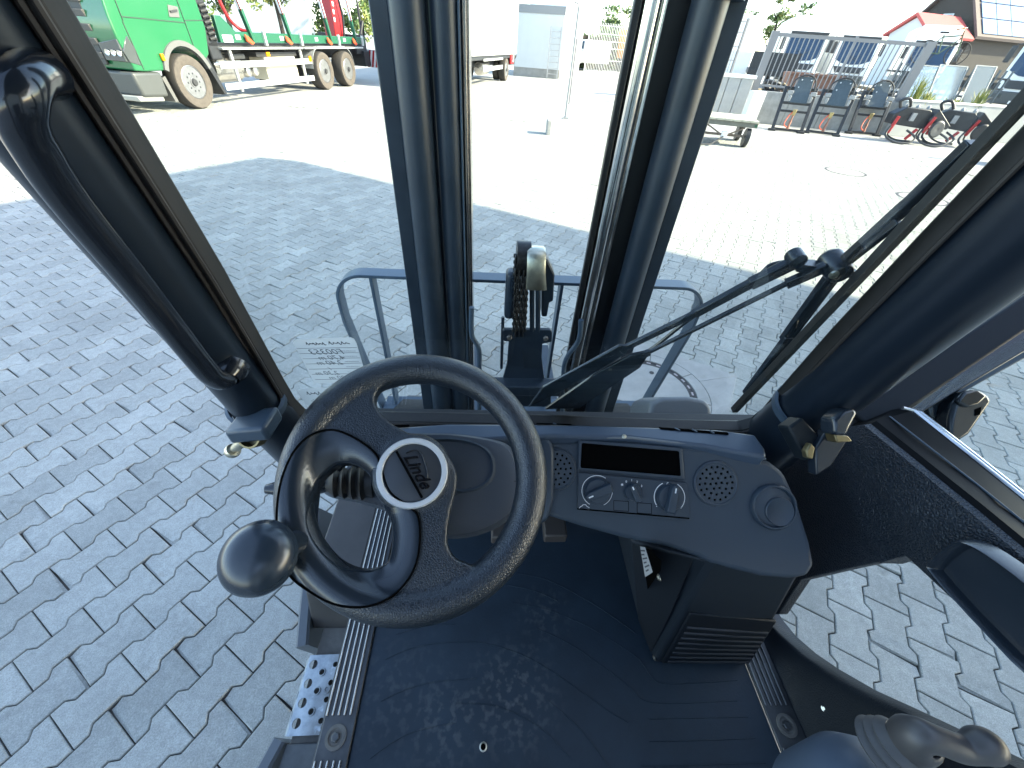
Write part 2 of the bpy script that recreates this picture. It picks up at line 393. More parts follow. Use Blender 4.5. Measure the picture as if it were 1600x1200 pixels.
# ================================================================== the forklift
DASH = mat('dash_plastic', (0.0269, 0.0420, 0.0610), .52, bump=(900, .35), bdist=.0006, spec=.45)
DASH2 = mat('dash_plastic_smooth', (0.0242, 0.0380, 0.0556), .42, bump=(600, .15), bdist=.0004)
LEATH = mat('grained_rubber', (0.0087, 0.0140, 0.0205), .30, bump=(330, .36), bdist=.0009, btype='pebble', spec=.75)
TRIM = mat('satin_black_plastic', (0.0114, 0.0180, 0.0265), .26, spec=.65)
KNOB = mat('knob_plastic', (0.0148, 0.0240, 0.0358), .25, spec=.6)
PAINT = mat('dark_frame_paint', (0.0067, 0.0120, 0.0199), .30, spec=.5, bump=(500, .12), bdist=.0005)
FRAMEG = mat('grey_frame_paint', (0.0370, 0.0600, 0.0875), .38, bump=(400, .12), bdist=.0005)
RUB = mat('seal_rubber', (.016, .015, .0145), .55, vary=.5, vscale=60)
GLOSSB = mat('gloss_black', (0.0080, 0.0110, 0.0163), .14, spec=.6)
SKIN = mat('pebbled_door_skin', (0.0101, 0.0180, 0.0291), .5, bump=(190, .9), bdist=.0016, btype='pebble', spec=.5)
MATR = mat('floor_rubber', (.0105, .0245, .040), .58, vary=.35, vscale=7, bump=(160, .4), tint=(.0155, .033, .051), spec=.4)
ALU = mat('ribbed_aluminium', (.42, .43, .43), .38, 1, vary=.25, vscale=30)
ALUD = mat('anodised_base', (.07, .075, .08), .5, .6, vary=.4, vscale=20)
STEEL = mat('worn_steel', (.33, .38, .42), .48, .6, vary=.45, vscale=22, tint=(.52, .58, .62), bump=(110, .6))
DIRT = mat('dirty_plate', (.12, .115, .105), .7, vary=.5, vscale=11, bump=(90, .6), tint=(.17, .165, .15))
ZINC = mat('zinc_plated', (.55, .52, .42), .35, 1, vary=.25, vscale=30)
BRASS = mat('yellow_zinc', (.20, .165, .095), .5, 1, vary=.3, vscale=30)
SILV = mat('silver_ring', (.62, .64, .66), .34, .35)
HOLE = mat('painted_gap_black', (.003, .003, .003), .95, spec=0)  # flat black painted in for the dark inside slots and gaps
WHITE = mat('white_print', (.75, .75, .75), .6)
MAST = mat('mast_paint', (0.0162, 0.0280, 0.0438), .36, vary=.25, vscale=12, bump=(90, .15))
MASTG = mat('mast_grey', (0.0504, 0.0830, 0.1219), .4, vary=.2, vscale=9)
CHROME = mat('polished_rod', (.62, .60, .58), .12, 1, vary=.2, vscale=12)
RAILS = mat('greased_rail', (.30, .27, .25), .22, 1, vary=.3, vscale=14)
CHAIN = mat('oily_chain', (.028, .027, .027), .38, .5, vary=.5, vscale=60)
BODY = mat('body_grey_blue', (.09, .105, .12), .42, vary=.12, vscale=8)
STICK = glass('film_sticker', (.93, .95, .95), .12, .66)
INK = mat('faded_ink', (.06, .065, .08), .8)
PANE = glass('window_glass', (.94, .97, .96), .16)

FK = thing('forklift', 'dark grey forklift with black cab, steering wheel and mast, standing in the shade', 'forklift', (.12, 0, 0), world=True)

# ---- planes used to lay the cab out
TW = math.tan(radians(13)); WN = V((0, 1, TW)).normalized(); WP = V((0, .525, 1.165))
def WS(x, y, off=0): return apl(x, y, WP + WN*off, WN)
WC = V((-.091, .307, 1.281)); SN = V((.08, -.48, .873)).normalized()
def W(x, y, h=0): return apl(x, y, WC + SN*h, SN)
PD = V((.9954, -.0958, 0)); PF_ = V((.0958, .9954, 0)); PT = radians(45)
PN = (-PF_*sin(PT) + V((0, 0, 1))*cos(PT)).normalized(); PU = (PF_*cos(PT) + V((0, 0, 1))*sin(PT)).normalized(); PP = ad(985, 720, .69)
def P1(x, y, h=0): return apl(x, y, PP + PN*h, PN)
FZ = .58

# ---- floor: mat with moulded ridges, two ribbed sill strips
fl = MB(); fl.prism([V((-.275, -.35, FZ)), V((.665, -.35, FZ)), V((.665, .40, FZ)), V((.60, .78, FZ)), V((-.275, .78, FZ))], (0, 0, -.02))
floor_mat = fl.build('floor_mat', MATR, FK, bevel=.003)
def dust(m, spots, colr=(.13, .135, .135), lo=.50):
    # pale scuffed dirt trodden into the mat
    t = m.node_tree; N = t.nodes; L = t.links; b = N['Principled BSDF']; old = b.inputs['Base Color'].links[0].from_socket
    ge = N.new('ShaderNodeNewGeometry'); n = N.new('ShaderNodeTexNoise'); n.inputs['Scale'].default_value = 55; n.inputs['Detail'].default_value = 5
    n2 = N.new('ShaderNodeTexVoronoi'); n2.inputs['Scale'].default_value = 60; L.new(ge.outputs['Position'], n.inputs['Vector']); L.new(ge.outputs['Position'], n2.inputs['Vector'])
    for p, r, k in spots:
        vm = N.new('ShaderNodeVectorMath'); vm.operation = 'DISTANCE'; vm.inputs[1].default_value = p; L.new(ge.outputs['Position'], vm.inputs[0])
        m1 = N.new('ShaderNodeMapRange'); m1.inputs[1].default_value = 0; m1.inputs[2].default_value = r; m1.inputs[3].default_value = 1; m1.inputs[4].default_value = 0; L.new(vm.outputs['Value'], m1.inputs[0])
        m2 = N.new('ShaderNodeMapRange'); m2.inputs[1].default_value = lo; m2.inputs[2].default_value = lo+.12; L.new(n.outputs['Fac'], m2.inputs[0])
        mu = N.new('ShaderNodeMath'); mu.operation = 'MULTIPLY'; L.new(m1.outputs[0], mu.inputs[0]); L.new(m2.outputs[0], mu.inputs[1])
        mv = N.new('ShaderNodeMath'); mv.operation = 'MULTIPLY'; mv.inputs[1].default_value = k; L.new(mu.outputs[0], mv.inputs[0])
        mx = N.new('ShaderNodeMixRGB'); mx.inputs[2].default_value = (*colr, 1); L.new(mv.outputs[0], mx.inputs[0]); L.new(old, mx.inputs[1]); old = mx.outputs[0]
    L.new(old, b.inputs['Base Color'])
dust(MATR, ((az(800, 1085, FZ), .13, .5), (az(700, 1130, FZ), .10, .35), (az(850, 960, FZ), .09, .3), (az(620, 1080, FZ), .16, .18)))
def mp(x, y): return az(360+x*.55, 840+y*.55, FZ+.0005)
rid = MB()
arcs = [[(440, 345), (520, 312), (620, 297), (720, 300), (820, 330), (900, 372), (980, 425), (1070, 490), (1130, 525)],
        [(425, 465), (500, 430), (590, 408), (700, 400)], [(395, 628), (470, 575), (540, 545), (640, 525)],
        [(470, 275), (560, 250), (640, 246)], [(870, 258), (960, 300), (1050, 360), (1130, 420), (1200, 468), (1440, 463)],
        [(800, 185), (900, 205), (1000, 245), (1080, 290), (1160, 345), (1215, 410), (1330, 412), (1440, 405)],
        [(810, 100), (900, 120), (1000, 170), (1080, 220), (1150, 270)],
        [(1190, 515), (1330, 512), (1470, 510)], [(1190, 578), (1330, 576), (1490, 570)], [(1170, 648), (1330, 646), (1520, 640)],
        [(900, 460), (980, 530), (1040, 600), (1080, 660)], [(760, 130), (860, 150), (930, 180)], [(640, 470), (760, 480), (880, 540), (960, 620)]]
for a in arcs: rid.tube(smoothline([mp(*p) for p in a], 5), .0011, 5)
rid.build('ridges', MATR, floor_mat, kind='stuff')
b_ = MB(); c = az(755, 1167, FZ); b_.lathe(c, (0, 0, 1), [(.0085, 0), (.0085, .002), (.006, .0028), (.0055, .0008)], 16, cap=False); fb_ = b_.build('floor_bolt', ZINC, floor_mat); MB().lathe(c, (0, 0, 1), [(.0055, .0006), (.0, .0006)], 12, cap=False).build('bolt_socket', HOLE, fb_)

def sill_strip(x0, x1, y0, y1, screws, m_rib):
    b2 = MB(); b2.box(((x0+x1)/2, (y0+y1)/2, FZ+.002), (x1-x0, y1-y0, .008)); st = b2.build('sill_strip', ALUD, FK, bevel=.002)
    n = 5; ys = [y0] + [s for s in screws] + [y1]; segs = []
    prev = y0
    for s in screws: segs.append((prev, s-.036)); prev = s+.036
    segs.append((prev, y1))
    for k in range(n):
        x = x0 + (x1-x0)*(.07 + .86*k/(n-1))*.86
        for a, b3 in segs: MB().box((x, (a+b3)/2, FZ+.0075), (.0036, b3-a, .005)).build('rib', m_rib, st, bevel=.0012, seg=2)
    for s in screws:
        MB().lathe(((x0+x1)/2, s, FZ+.0055), (0, 0, 1), [(.022, .0), (.022, .003), (.016, .0035), (.013, .001), (.009, .001)], 20, cap=False).build('screw_cup', DIRT, st)
        MB().lathe(((x0+x1)/2, s, FZ+.0045), (0, 0, 1), [(.009, 0), (.009, .006), (.007, .0075), (0, .0075)], 6).build('screw', ALUD, st)
sill_strip(-.345, -.276, -.35, .80, [az(546, 1152, FZ).y], ALU)
sill_strip(.666, .735, -.35, .42, [az(1207, 1135, FZ).y], mat('dark_alu_rib', (.13, .14, .15), .4, .8, vary=.3, vscale=20))

# ---- left side: step well with perforated tread, body edge
SZ = .44
b_ = MB(); b_.box((-.400, .22, SZ-.01), (.11, 1.14, .02)); b_.build('step_floor', DIRT, FK, bevel=.003)
b_ = MB(); b_.box((-.3475, .22, (SZ+FZ)/2-.004), (.006, 1.14, FZ-SZ-.004)); b_.build('step_riser', DIRT, FK)
xs = -.47
p0 = az(492, 983, SZ); b_ = MB(); b_.prism([V((-.35, p0.y, SZ)), V((-.485, p0.y, SZ)), V((-.485, p0.y+.05, FZ-.01)), V((-.35, p0.y+.05, FZ-.01))], (0, .4, 0)); b_.build('step_panel', mat('brown_black_panel', (.042, .040, .039), .6, vary=.4, vscale=9), FK, bevel=.006)
# body edge running forward and round the step
b_ = MB(); pts = [az(472, 1010, .47), az(479, 930, .49), az(490, 850, .52), az(490, 795, .56)]
b_.sweep(smoothline(pts, 5), [(-.016, -.25), (.016, -.25), (.016, .0), (.010, .006), (-.010, .006), (-.016, 0)], (0, 0, 1)); b_.build('body_edge', BODY, FK)
pts = [az(372, 1290, .44), az(400, 1222, .45), az(436, 1156, .455)]; b_ = MB()
b_.sweep(pts, [(-.016, -.25), (.016, -.25), (.016, .0), (.010, .006), (-.010, .006), (-.016, 0)], (0, 0, 1)); b_.build('body_edge', BODY, FK)
# perforated tread: flat plate with holes, its outer edge folded down
ty0, ty1 = az(430, 1150, SZ+.025).y, az(478, 1022, SZ+.025).y
tread_o = V((-.352, ty0, SZ+.022)); tl = ty1-ty0; tw = .112
HX = [(.0, .95)]
big = [(tw*.86, tl*u) for u in (.14, .38, .62, .87)]; mid_ = [(tw*.60, tl*u) for u in (.27, .52, .76)]; sm = [(tw*.34, tl*u) for u in (.16, .41, .62, .86)]; sm2 = [(tw*.13, tl*u) for u in (.28, .52, .76)]
loops = []
for ps, r in ((big, .0105), (mid_, .0062), (sm, .0062), (sm2, .0048)):
    for p in ps: loops.append(circ(p[0], p[1], r, 14))
b_ = MB(); b_.holes([(0, 0), (tw, 0), (tw, tl), (0, tl)], loops, tread_o, (-1, 0, -.08), (0, 1, 0))
tread = b_.build('step_tread', STEEL, FK, smooth=0, solid=.003)
fo = tread_o + V((-tw, 0, -tw*.08)); loops = [circ(.016, tl*u, .009, 12) for u in (.02+.24, .5, .74)]
b_ = MB(); b_.holes([(0, 0), (.035, .004), (.035, tl-.004), (0, tl)], loops, fo, (-.45, 0, -.9), (0, 1, 0)); b_.build('folded_edge', STEEL, tread, smooth=0, solid=.003)
for ps, r in ((mid_, .0062), (sm2, .0048)):
    for p in ps: MB().lathe(tread_o + V((-p[0], p[1], -p[0]*.08)), (-.08, 0, 1), [(r, -.001), (r+.0005, .0035), (r+.002, .0035), (r+.0032, -.0005)], 14, cap=False).build('hole_collar', STEEL, tread)
b_ = MB(); b_.lathe(tread_o + V((-sm[1][0]-.004, sm[1][1]+.02, -.002)), (0, 0, 1), [(.008, 0), (.008, .003), (.005, .003), (.004, .001), (0, .001)], 14); b_.build('tread_screw', STEEL, tread)
dust(STEEL, ((tread_o + V((-.01, tl*.5, 0)), .085, 1.0), (tread_o + V((-.03, -.0, 0)), .06, .9), (tread_o + V((-.02, tl, 0)), .05, .8)), (.11, .105, .095), .30)
b_ = MB(); b_.box((-.41, -.2, SZ+.028), (.13, (ty0-.006+.42)*1.0 if False else .4, .004)); 
b_ = MB(); b_.prism([V((-.35, ty0-.012, SZ+.012)), V((-.463, ty0-.012, SZ+.005)), V((-.463, -.4, SZ+.005)), V((-.35, -.4, SZ+.012))], (0, 0, -.008)); b_.build('step_cover', mat('worn_dark_plate', (.06, .066, .07), .6, vary=.5, vscale=14, bump=(100, .4)), FK, bevel=.004)

# ---- chassis under the cab, wheels, counterweight, roof (mostly out of sight)
b_ = MB(); b_.box((.19, -.25, .40), (1.02, 1.9, .30)); b_.build('chassis', BODY, FK, bevel=.02)
for sx in (-1, 1):
    for y, r in ((.98, .33), (-1.0, .27)):
        w_ = MB().lathe((.12+sx*.40, y, r), (sx, 0, 0), [(r*.55, -.1), (r*.9, -.1), (r, -.06), (r, .06), (r*.9, .1), (r*.55, .1), (r*.5, .06), (0, .06)], 28).build('wheel', mat('tyre_rubber', (.03, .03, .03), .8), FK)
        MB().lathe((.12+sx*.40, y, r), (sx, 0, 0), [(r*.54, .05), (r*.54, .085), (r*.3, .06), (0, .06)], 20).build('rim', BODY, w_)
b_ = MB(); b_.box((.19, -.70, .76), (.96, 1.0, .36)); b_.build('engine_hood', BODY, FK, bevel=.03)
b_ = MB(); b_.box((.16, -.42, 1.00), (.50, .48, .12)); seat_ = b_.build('seat', mat('seat_cloth', (.015, .016, .018), .9), FK, bevel=.04, seg=3)
b_ = MB(); b_.box((.16, -.70, 1.34), (.50, .12, .62), Matrix.Rotation(radians(-10), 3, 'X')); b_.build('backrest', mat('seat_cloth', (.015, .016, .018), .9), seat_, bevel=.04, seg=3)
b_ = MB(); b_.box((.14, -.02, 2.20), (1.0, 1.15, .05)); b_.build('roof', PAINT, FK, bevel=.03)
for sx in (-.36, .62): MB().tube([(sx, -.62, .55), (sx, -.60, 1.6), (sx, -.52, 2.18)], .045, 12).build('cab_pillar', PAINT, FK)

# ---- windscreen, its rubber seal, A pillars
wl = [(-160, -420), (85, 0), (178, 155), (260, 290), (345, 430), (440, 600)]
corL = [(458, 630), (474, 647), (497, 654)]
bot = [(580, 650), (700, 652), (870, 656), (1010, 661), (1120, 664)]
corR = [(1155, 665), (1178, 659), (1195, 645)]
wr = [(1240, 594), (1307, 520), (1450, 371), (1600, 218), (1900, -90)]
outl = [WS(*p) for p in wl+corL+bot+corR+wr]
b_ = MB(); b_.prism(outl, WN*.005); b_.build('windscreen', PANE, FK, smooth=0)
SEALP = [(-.018, -.006), (.014, -.006), (.014, .008), (.006, .011), (-.006, .011), (-.010, .008), (-.018, .008)]
def offline(pts, k):
    # shift a line in the windscreen plane, away from its middle
    out = []
    for i, p in enumerate(pts):
        t = (pts[min(i+1, len(pts)-1)]-pts[max(i-1, 0)]).normalized(); out.append(p - t.cross(WN)*k)
    return out
b_ = MB(); line = offline(outl, .012)
b_.sweep(line, [(-.013, -.014), (.013, -.014), (.013, .012), (-.013, .012)], WN)
seal = b_.build('windscreen_seal', RUB, FK, bevel=.003)
b_ = MB()
for k, r in ((.001, .0026), (.011, .0030), (.021, .0026)): b_.tube([p - WN*.0152 for p in offline(outl, k)], r, 6)
b_.build('seal_lips', mat('seal_lip_rubber', (.032, .028, .026), .45), seal)

def pillar(a, b2, r, sx, name='a_pillar'):
    n = 24; d = (b2-a).normalized(); s = d.cross(WN).normalized(); loops = []
    for p in (a, b2):
        loops.append([p + s*(r*sx*cos(2*pi*i/n)*(1)) + WN*(r*sin(2*pi*i/n)) for i in range(n)])
    return MB().loft(loops, True, True, True).build(name, PAINT, FK)
La, Lb = WS(401, 632, -.028), WS(-392, -380, -.028)
pl = pillar(La, Lb, .037, 1.0)
Ra, Rb = WS(1262, 640, -.028), WS(2000, 10, -.028)
prr = pillar(Ra, Rb, .050, 1.0)
# lower pillar feet down to the cowl
def foot(a, b2, r0, r1): 
    o = MB().tube([a, b2], [r0, r1], 20).build('pillar_foot', PAINT, FK); return o
dl = (La-Lb).normalized(); dr_ = (Ra-Rb).normalized()
foot(La + dl*.004, La + dl*.30 + V((.03, .0, 0)), .040, .050)
foot(Ra + dr_*.004, Ra + dr_*.22 - V((.0, .0, 0)), .053, .06)
for p, d, r in ((La, dl, .0405), (Ra, dr_, .0535)):
    MB().lathe(p - d*.008, d, [(r, 0), (r+.005, .002), (r+.005, .014), (r, .017)], 28, cap=False).build('pillar_collar', FRAMEG, FK)
# clamp block and thumb screw on the left pillar
c = WS(398, 664, -.075); ex = (WS(430, 662, -.075)-WS(370, 668, -.075)).normalized(); ez = V((0, 0, 1)); ey = ez.cross(ex).normalized()
RM = Matrix((ex, ey, ez)).transposed()
blk = MB().box(c, (.068, .05, .030), RM).build('clamp_block', FRAMEG, FK, bevel=.006)
c2 = WS(392, 681, -.085)
MB().lathe(c2 + V((.008, .004, .004)), V((-.25, -.75, .6)), [(.0235, 0), (.0235, .016), (.0205, .016), (.0205, .004), (0, .004)], 24).build('cup_washer', BRASS, blk)
q0, q1 = c2 + V((.006, .006, .006)), WS(364, 704, -.092)
MB().tube([q0, q0.lerp(q1, .75), q1], [.009, .008, .007], 12).build('thumb_screw', ZINC, blk)
MB().lathe(q1 - (q1-q0).normalized()*.003, (q1-q0), [(.0115, 0), (.0125, .004), (.0115, .009), (0, .009)], 16).build('screw_head', ZINC, blk)
# grab handle
hp = [WS(66, 116, -.03), WS(50, 120, -.052), WS(36, 134, -.070), WS(30, 156, -.080), WS(33, 190, -.084), WS(54, 232, -.084), WS(112, 318, -.084), WS(220, 450, -.084), WS(312, 566, -.084), WS(334, 589, -.080), WS(350, 593, -.072), WS(360, 580, -.056)]
b_ = MB(); b_.tube(smoothline(hp, 6), [.0160-.0003*min(i, 8) for i in range(67)], 20); gh = b_.build('grab_handle', GLOSSB, FK)
MB().lathe(hp[-1] - WN*.002, -WN, [(.021, -.014), (.020, .0), (.015, .010)], 20, cap=False).build('handle_mount', GLOSSB, gh)

# ---- stickers on the windscreen (seen from behind)
def film(pts, name, lines, hand):
    o = MB().prism([WS(*p, -.0012) for p in pts], -WN*.0004).build(name, STICK, FK, smooth=0)
    return o
s1 = film([(457, 533), (461, 530), (548, 527), (553, 529), (557, 536), (573, 590), (569, 598), (497, 599), (491, 598)], 'info_sticker', 0, 0)
s2 = film([(462, 610), (468, 608), (528, 604), (545, 638), (486, 642)], 'info_sticker', 0, 0)
lx = (WS(470, 545, -.002)-WS(555, 543, -.002)).normalized(); ly = (WS(470, 560, -.002)-WS(485, 600, -.002)).normalized(); ly = (ly-lx*ly.dot(lx)).normalized()
for txt, x, y, s, sh in (('F00353', 511, 550, .0175, .25), ('4,70 m', 519, 559, .015, .3), ('2,40 m', 516, 567, .015, .3), ('/', 516, 576, .012, .2), ('2,30 m', 512, 583, .014, .3), ('4,20 m', 533, 590, .014, .3)):
    lettering(txt, 'lettering', WS(x, y, -.0018), lx, s, INK, s1, e2=ly, nrm=-WN, depth=.0001, shear=sh, bold=-.0002)
b_ = MB()        # rows of print too fine to read, and the looping letters of the heading
for k in range(6):
    for q in range(7): x = 534+q*3.2+k*2.4; b_.bar(WS(x, 548.5+k*8.2, -.0019), WS(x+2.1, 548.5+k*8.2, -.0019), .0016, .0002, WN)
b_.build('fine_print', mat('pale_print', (.30, .31, .34), .8), s1, kind='stuff')
def scrawl(x0, x1, y, h, n, par):
    pts = [WS(x0+(x1-x0)*i/(n*8) + 1.6*sin(i*.8+1.2), y + h*cos(i*.8)*(.6+.4*sin(i*.31)), -.0019) for i in range(n*8+1)]
    MB().tube(pts, .00055, 5).build('heading', INK, par)
scrawl(512, 545, 536, 2.6, 5, s1); scrawl(477, 508, 537, 2.2, 6, s1); scrawl(478, 514, 614.5, 2.8, 6, s2)
b_ = MB(); rg = random.Random(3)
for k in range(26): x = 484+rg.random()*16; y = 624+rg.random()*11; b_.bar(WS(x, y, -.0019), WS(x+1.5, y, -.0019), .0012, .0002, WN)
b_.build('fine_print', INK, s2, kind='stuff')
b_ = MB()
for k in range(7):
    y = 544.5+k*8.1; a, b2 = WS(463+k*4.9, y, -.0018), WS(558+k*2.4, y-1.5, -.0018); b_.bar(a, b2, .0006, .0002, WN)
b_.build('form_lines', INK, s1)

# ---- wiper: pantograph arms from the cowl to the blade clip, blade down the right side
wip = MB(); wb = WS(838, 632, .03)
A = [WS(838, 634, .03), WS(905, 585, .04), WS(975, 548, .042), WS(1085, 490, .042)]
wip.prism([WS(826, 637, .03), WS(848, 606, .03), WS(968, 541, .038), WS(985, 541, .038), WS(980, 552, .038), WS(900, 600, .03)], WN*.006)
wiper = wip.build('wiper', TRIM, FK, bevel=.0015)
b_ = MB(); b_.bar(WS(972, 546, .043), WS(1088, 489, .043), .012, .007, WN); b_.bar(WS(1084, 491, .045), WS(1178, 440, .045), .0145, .009, WN); b_.bar(WS(1172, 444, .045), WS(1245, 408, .046), .0185, .011, WN); b_.build('wiper_arm', TRIM, wiper, bevel=.0015)
b_ = MB(); b_.prism([WS(852, 640, .028), WS(905, 638, .028), WS(1000, 575, .03), WS(1018, 549, .034), WS(985, 556, .034), WS(930, 586, .03)], WN*.006); b_.build('wiper_arm', TRIM, wiper, bevel=.001)
b_ = MB(); b_.bar(WS(925, 590, .035), WS(1015, 550, .04), .012, .008, WN); b_.bar(WS(1010, 552, .041), WS(1235, 440, .041), .0065, .006, WN); b_.bar(WS(1228, 444, .042), WS(1290, 417, .042), .015, .009, WN); b_.build('wiper_arm', TRIM, wiper, bevel=.001)
b_ = MB(); b_.tube(smoothline([WS(860, 612, .05), WS(930, 588, .06), WS(1010, 550, .055), WS(1080, 497, .055), WS(1178, 436, .058), WS(1205, 414, .064), WS(1240, 410, .066), WS(1285, 420, .06)], 6), .0032, 8); b_.build('washer_hose', TRIM, wiper)
c = WS(1305, 416, .045)
b_ = MB(); b_.lathe(c - WN*.018, WN, [(.0, -.002), (.014, 0), (.017, .008), (.017, .034), (.012, .04), (0, .04)], 16); b_.bar(WS(1245, 414, .05), WS(1330, 424, .05), .012, .016, WN); b_.lathe(WS(1244, 404, .04)-WN*.01, WN, [(.0, 0), (.011, .002), (.011, .02), (0, .022)], 14); b_.build('blade_joint', TRIM, wiper, bevel=.001)
MB().lathe(WS(1302, 428, .025), -WN, [(.006, 0), (.006, .003), (0, .0035)], 10).build('joint_nut', ZINC, wiper)
b_ = MB(); b_.bar(WS(1300, 432, .04), WS(1228, 530, .034), .020, .010, WN); b_.bar(WS(1232, 526, .03), WS(1166, 614, .02), .013, .010, WN); b_.bar(WS(1320, 408, .04), WS(1420, 318, .034), .016, .010, WN); b_.bar(WS(1410, 326, .032), WS(1520, 222, .022), .012, .010, WN); b_.bar(WS(1310, 420, .04), WS(1405, 345, .025), .008, .010, WN); b_.build('blade_frame', TRIM, wiper, bevel=.0012)
b_ = MB(); b_.bar(WS(1147, 641, .012), WS(1640, 115, .012), .011, .012, WN); b_.build('wiper_blade', RUB, wiper, bevel=.001)

# ---- bulkhead and cowl ahead of the floor
b_ = MB(); b_.prism([V((-.33, .70, FZ-.03)), V((.76, .70, FZ-.03)), V((.76, .60, 1.09)), V((-.33, .60, 1.09))], (0, .02, 0)); b_.build('bulkhead', mat('bulkhead_dark', (.014, .015, .017), .6), FK)
b_ = MB(); b_.prism([WS(440, 690, .012), WS(1215, 690, .012), WS(1215, 668, .012), WS(440, 660, .012)], WN*.02); b_.build('cowl', PAINT, FK, bevel=.006)

# ---- dashboard
dtop = [P1(845, 686), P1(985, 687), P1(1100, 699), P1(1168, 712), P1(1205, 722), P1(1226, 738), P1(1246, 780), P1(1268, 850), P1(1275, 885), P1(1262, 902), P1(1238, 906)]
dbot = [P1(1190, 902), P1(1110, 882), P1(1092, 872), P1(1045, 856), P1(975, 842), P1(910, 824), P1(852, 806), P1(836, 790), P1(836, 700)]
b_ = MB(); b_.prism(dtop+dbot, -PN*.085)
dash = b_.build('dashboard', DASH, FK, bevel=.011, seg=4)
# radio slot: proud frame round a flat face painted black for the dark inside
def quad(pts, h): return [P1(x, y, h) for x, y in pts]
fr_o = [(904, 687), (1066, 700), (1070, 750), (902, 735)]; fr_i = [(909, 692), (1061, 705), (1064, 744), (907, 731)]
def rrect(q4, r, n=4):
    q4 = [V(p) for p in q4]; out = []
    for i in range(4):
        a, b2, c2 = q4[i-1], q4[i], q4[(i+1) % 4]; d0 = (a-b2).normalized()*r; d1 = (c2-b2).normalized()*r
        for k in range(n+1):
            t = k/n; out.append((b2+d0)*(1-t)**2 + b2*2*t*(1-t) + (b2+d1)*t*t)
    return out
lo = [rrect(quad(fr_o, .0005), .003), rrect(quad(fr_o, .004), .003), rrect(quad([(905.5, 688.5), (1064.5, 701.5), (1068.5, 748.5), (903.5, 733.5)], .0055), .003), rrect(quad(fr_i, .0055), .003), rrect(quad(fr_i, .0012), .003)]
MB().loft(lo).build('radio_frame', DASH2, dash, fix=True)
MB().loft([rrect(quad(fr_i, .0012), .003)], True, True, False).build('radio_slot', HOLE, dash, fix=False, smooth=0)
# heater control panel
cp = [(903, 738), (1072, 754), (1077, 812), (902, 797)]
b_ = MB(); b_.prism(rrect(quad(cp, .0004), .002, 3), PN*.0045); ctrl = b_.build('control_panel', DASH2, dash, bevel=.0012)
b_ = MB(); b_.bar(P1(902, 795, .0052), P1(1077, 810, .0052), .0022, .0012, PN); b_.build('panel_lip', HOLE, ctrl)
def knob(x, y, r, ang, hh, tag_='knob'):
    c = P1(x, y, .0048); k = MB().lathe(c, PN, [(r, 0), (r*.97, .006), (r*.9, .0085), (0, .0085)], 36).build(tag_, DASH2, dash)
    d = (PD*cos(ang) + PU*sin(ang)); s = PN.cross(d)
    b2 = MB(); L_ = r*1.12; wd = r*.30; h0, h1 = .008, .008+hh
    outl = [d*(-L_) + s*(-wd), d*(-L_*.9) + s*(-wd*1.2), d*(L_*.8) + s*(-wd), d*L_ + s*(-wd*.6), d*L_ + s*(wd*.6), d*(L_*.8) + s*wd, d*(-L_*.9) + s*(wd*1.2), d*(-L_) + s*wd]
    b2.loft([[c + PN*h0 + q for q in outl], [c + PN*(h1*.8) + q*.96 for q in outl], [c + PN*h1 + q*.86 for q in outl]], True, True, True)
    b2.build('knob_grip', DASH2, k, bevel=.0009)
    b2 = MB(); b2.bar(c + PN*(h1+.0004) + d*(L_*.45), c + PN*(h1+.0004) + d*(L_*.78), .0022, .0006, PN); b2.build('pointer_mark', WHITE, k)
    return c, d
def arc_marks(x, y, r, a0, a1, wd, name='scale_mark'):
    c = P1(x, y, .0052); n = 24
    pts = [c + PD*(r*cos(a0+(a1-a0)*i/n)) + PU*(r*sin(a0+(a1-a0)*i/n)) for i in range(n+1)]
    b2 = MB(); b2.sweep(pts, [(-wd/2, 0), (wd/2, 0), (wd/2, .0003), (-wd/2, .0003)], PN); b2.build(name, WHITE, ctrl)
kpx = .69/604
knob(933, 767, 20*kpx, radians(207), .012); knob(988, 768, 13*kpx, radians(118), .011); knob(1046, 777, 20*kpx, radians(83), .012)
arc_marks(933, 767, 23.5*kpx, radians(60), radians(245), .0011); arc_marks(933, 767, 23.5*kpx, radians(-60), radians(20), .0007)
arc_marks(1046, 777, 23.5*kpx, radians(120), radians(215), .0013); arc_marks(1046, 777, 23.5*kpx, radians(-35), radians(62), .0013)
for tx, x, y, s in (('0', 978.5, 752.5, .0052), ('1', 987, 750.5, .0052), ('2', 995.5, 753, .0052), ('3', 1002.5, 759.5, .0052), ('✱', 972, 757.5, .006), ('↻', 1043.5, 756.5, .006), ('▴', 1026, 791, .005), ('▾', 1064, 794, .005)):
    lettering(tx, 'scale_figure', P1(x, y, .0052), PD, s, WHITE, ctrl, e2=PU, nrm=PN, depth=.0001, bold=.00012)
b_ = MB()
for q in ((959, 782, 982, 799), (995.5, 785.5, 1018, 803)):
    x0, y0, x1, y1 = q; b_.sweep([P1(x0, y0, .005), P1(x1, y0+1.6, .005), P1(x1, y1, .005), P1(x0, y1-1.6, .005), P1(x0, y0, .005)], [(-.0004, 0), (.0004, 0), (.0004, .0002), (-.0004, .0002)], PN)
b_.build('blank_outline', HOLE, ctrl)
b_ = MB()     # small white fresh-air vehicle pictogram in the corner of the panel
b_.sweep([P1(x, y, .0052) for x, y in ((905, 794), (907, 791.5), (909.5, 790.5), (911, 788.5), (915, 788.5), (917, 791), (921, 793.5))], [(-.0005, 0), (.0005, 0), (.0005, .0003), (-.0005, .0003)], PN)
b_.bar(P1(905, 795, .0052), P1(921, 796, .0052), .0012, .0003, PN); b_.build('pictogram', WHITE, ctrl)
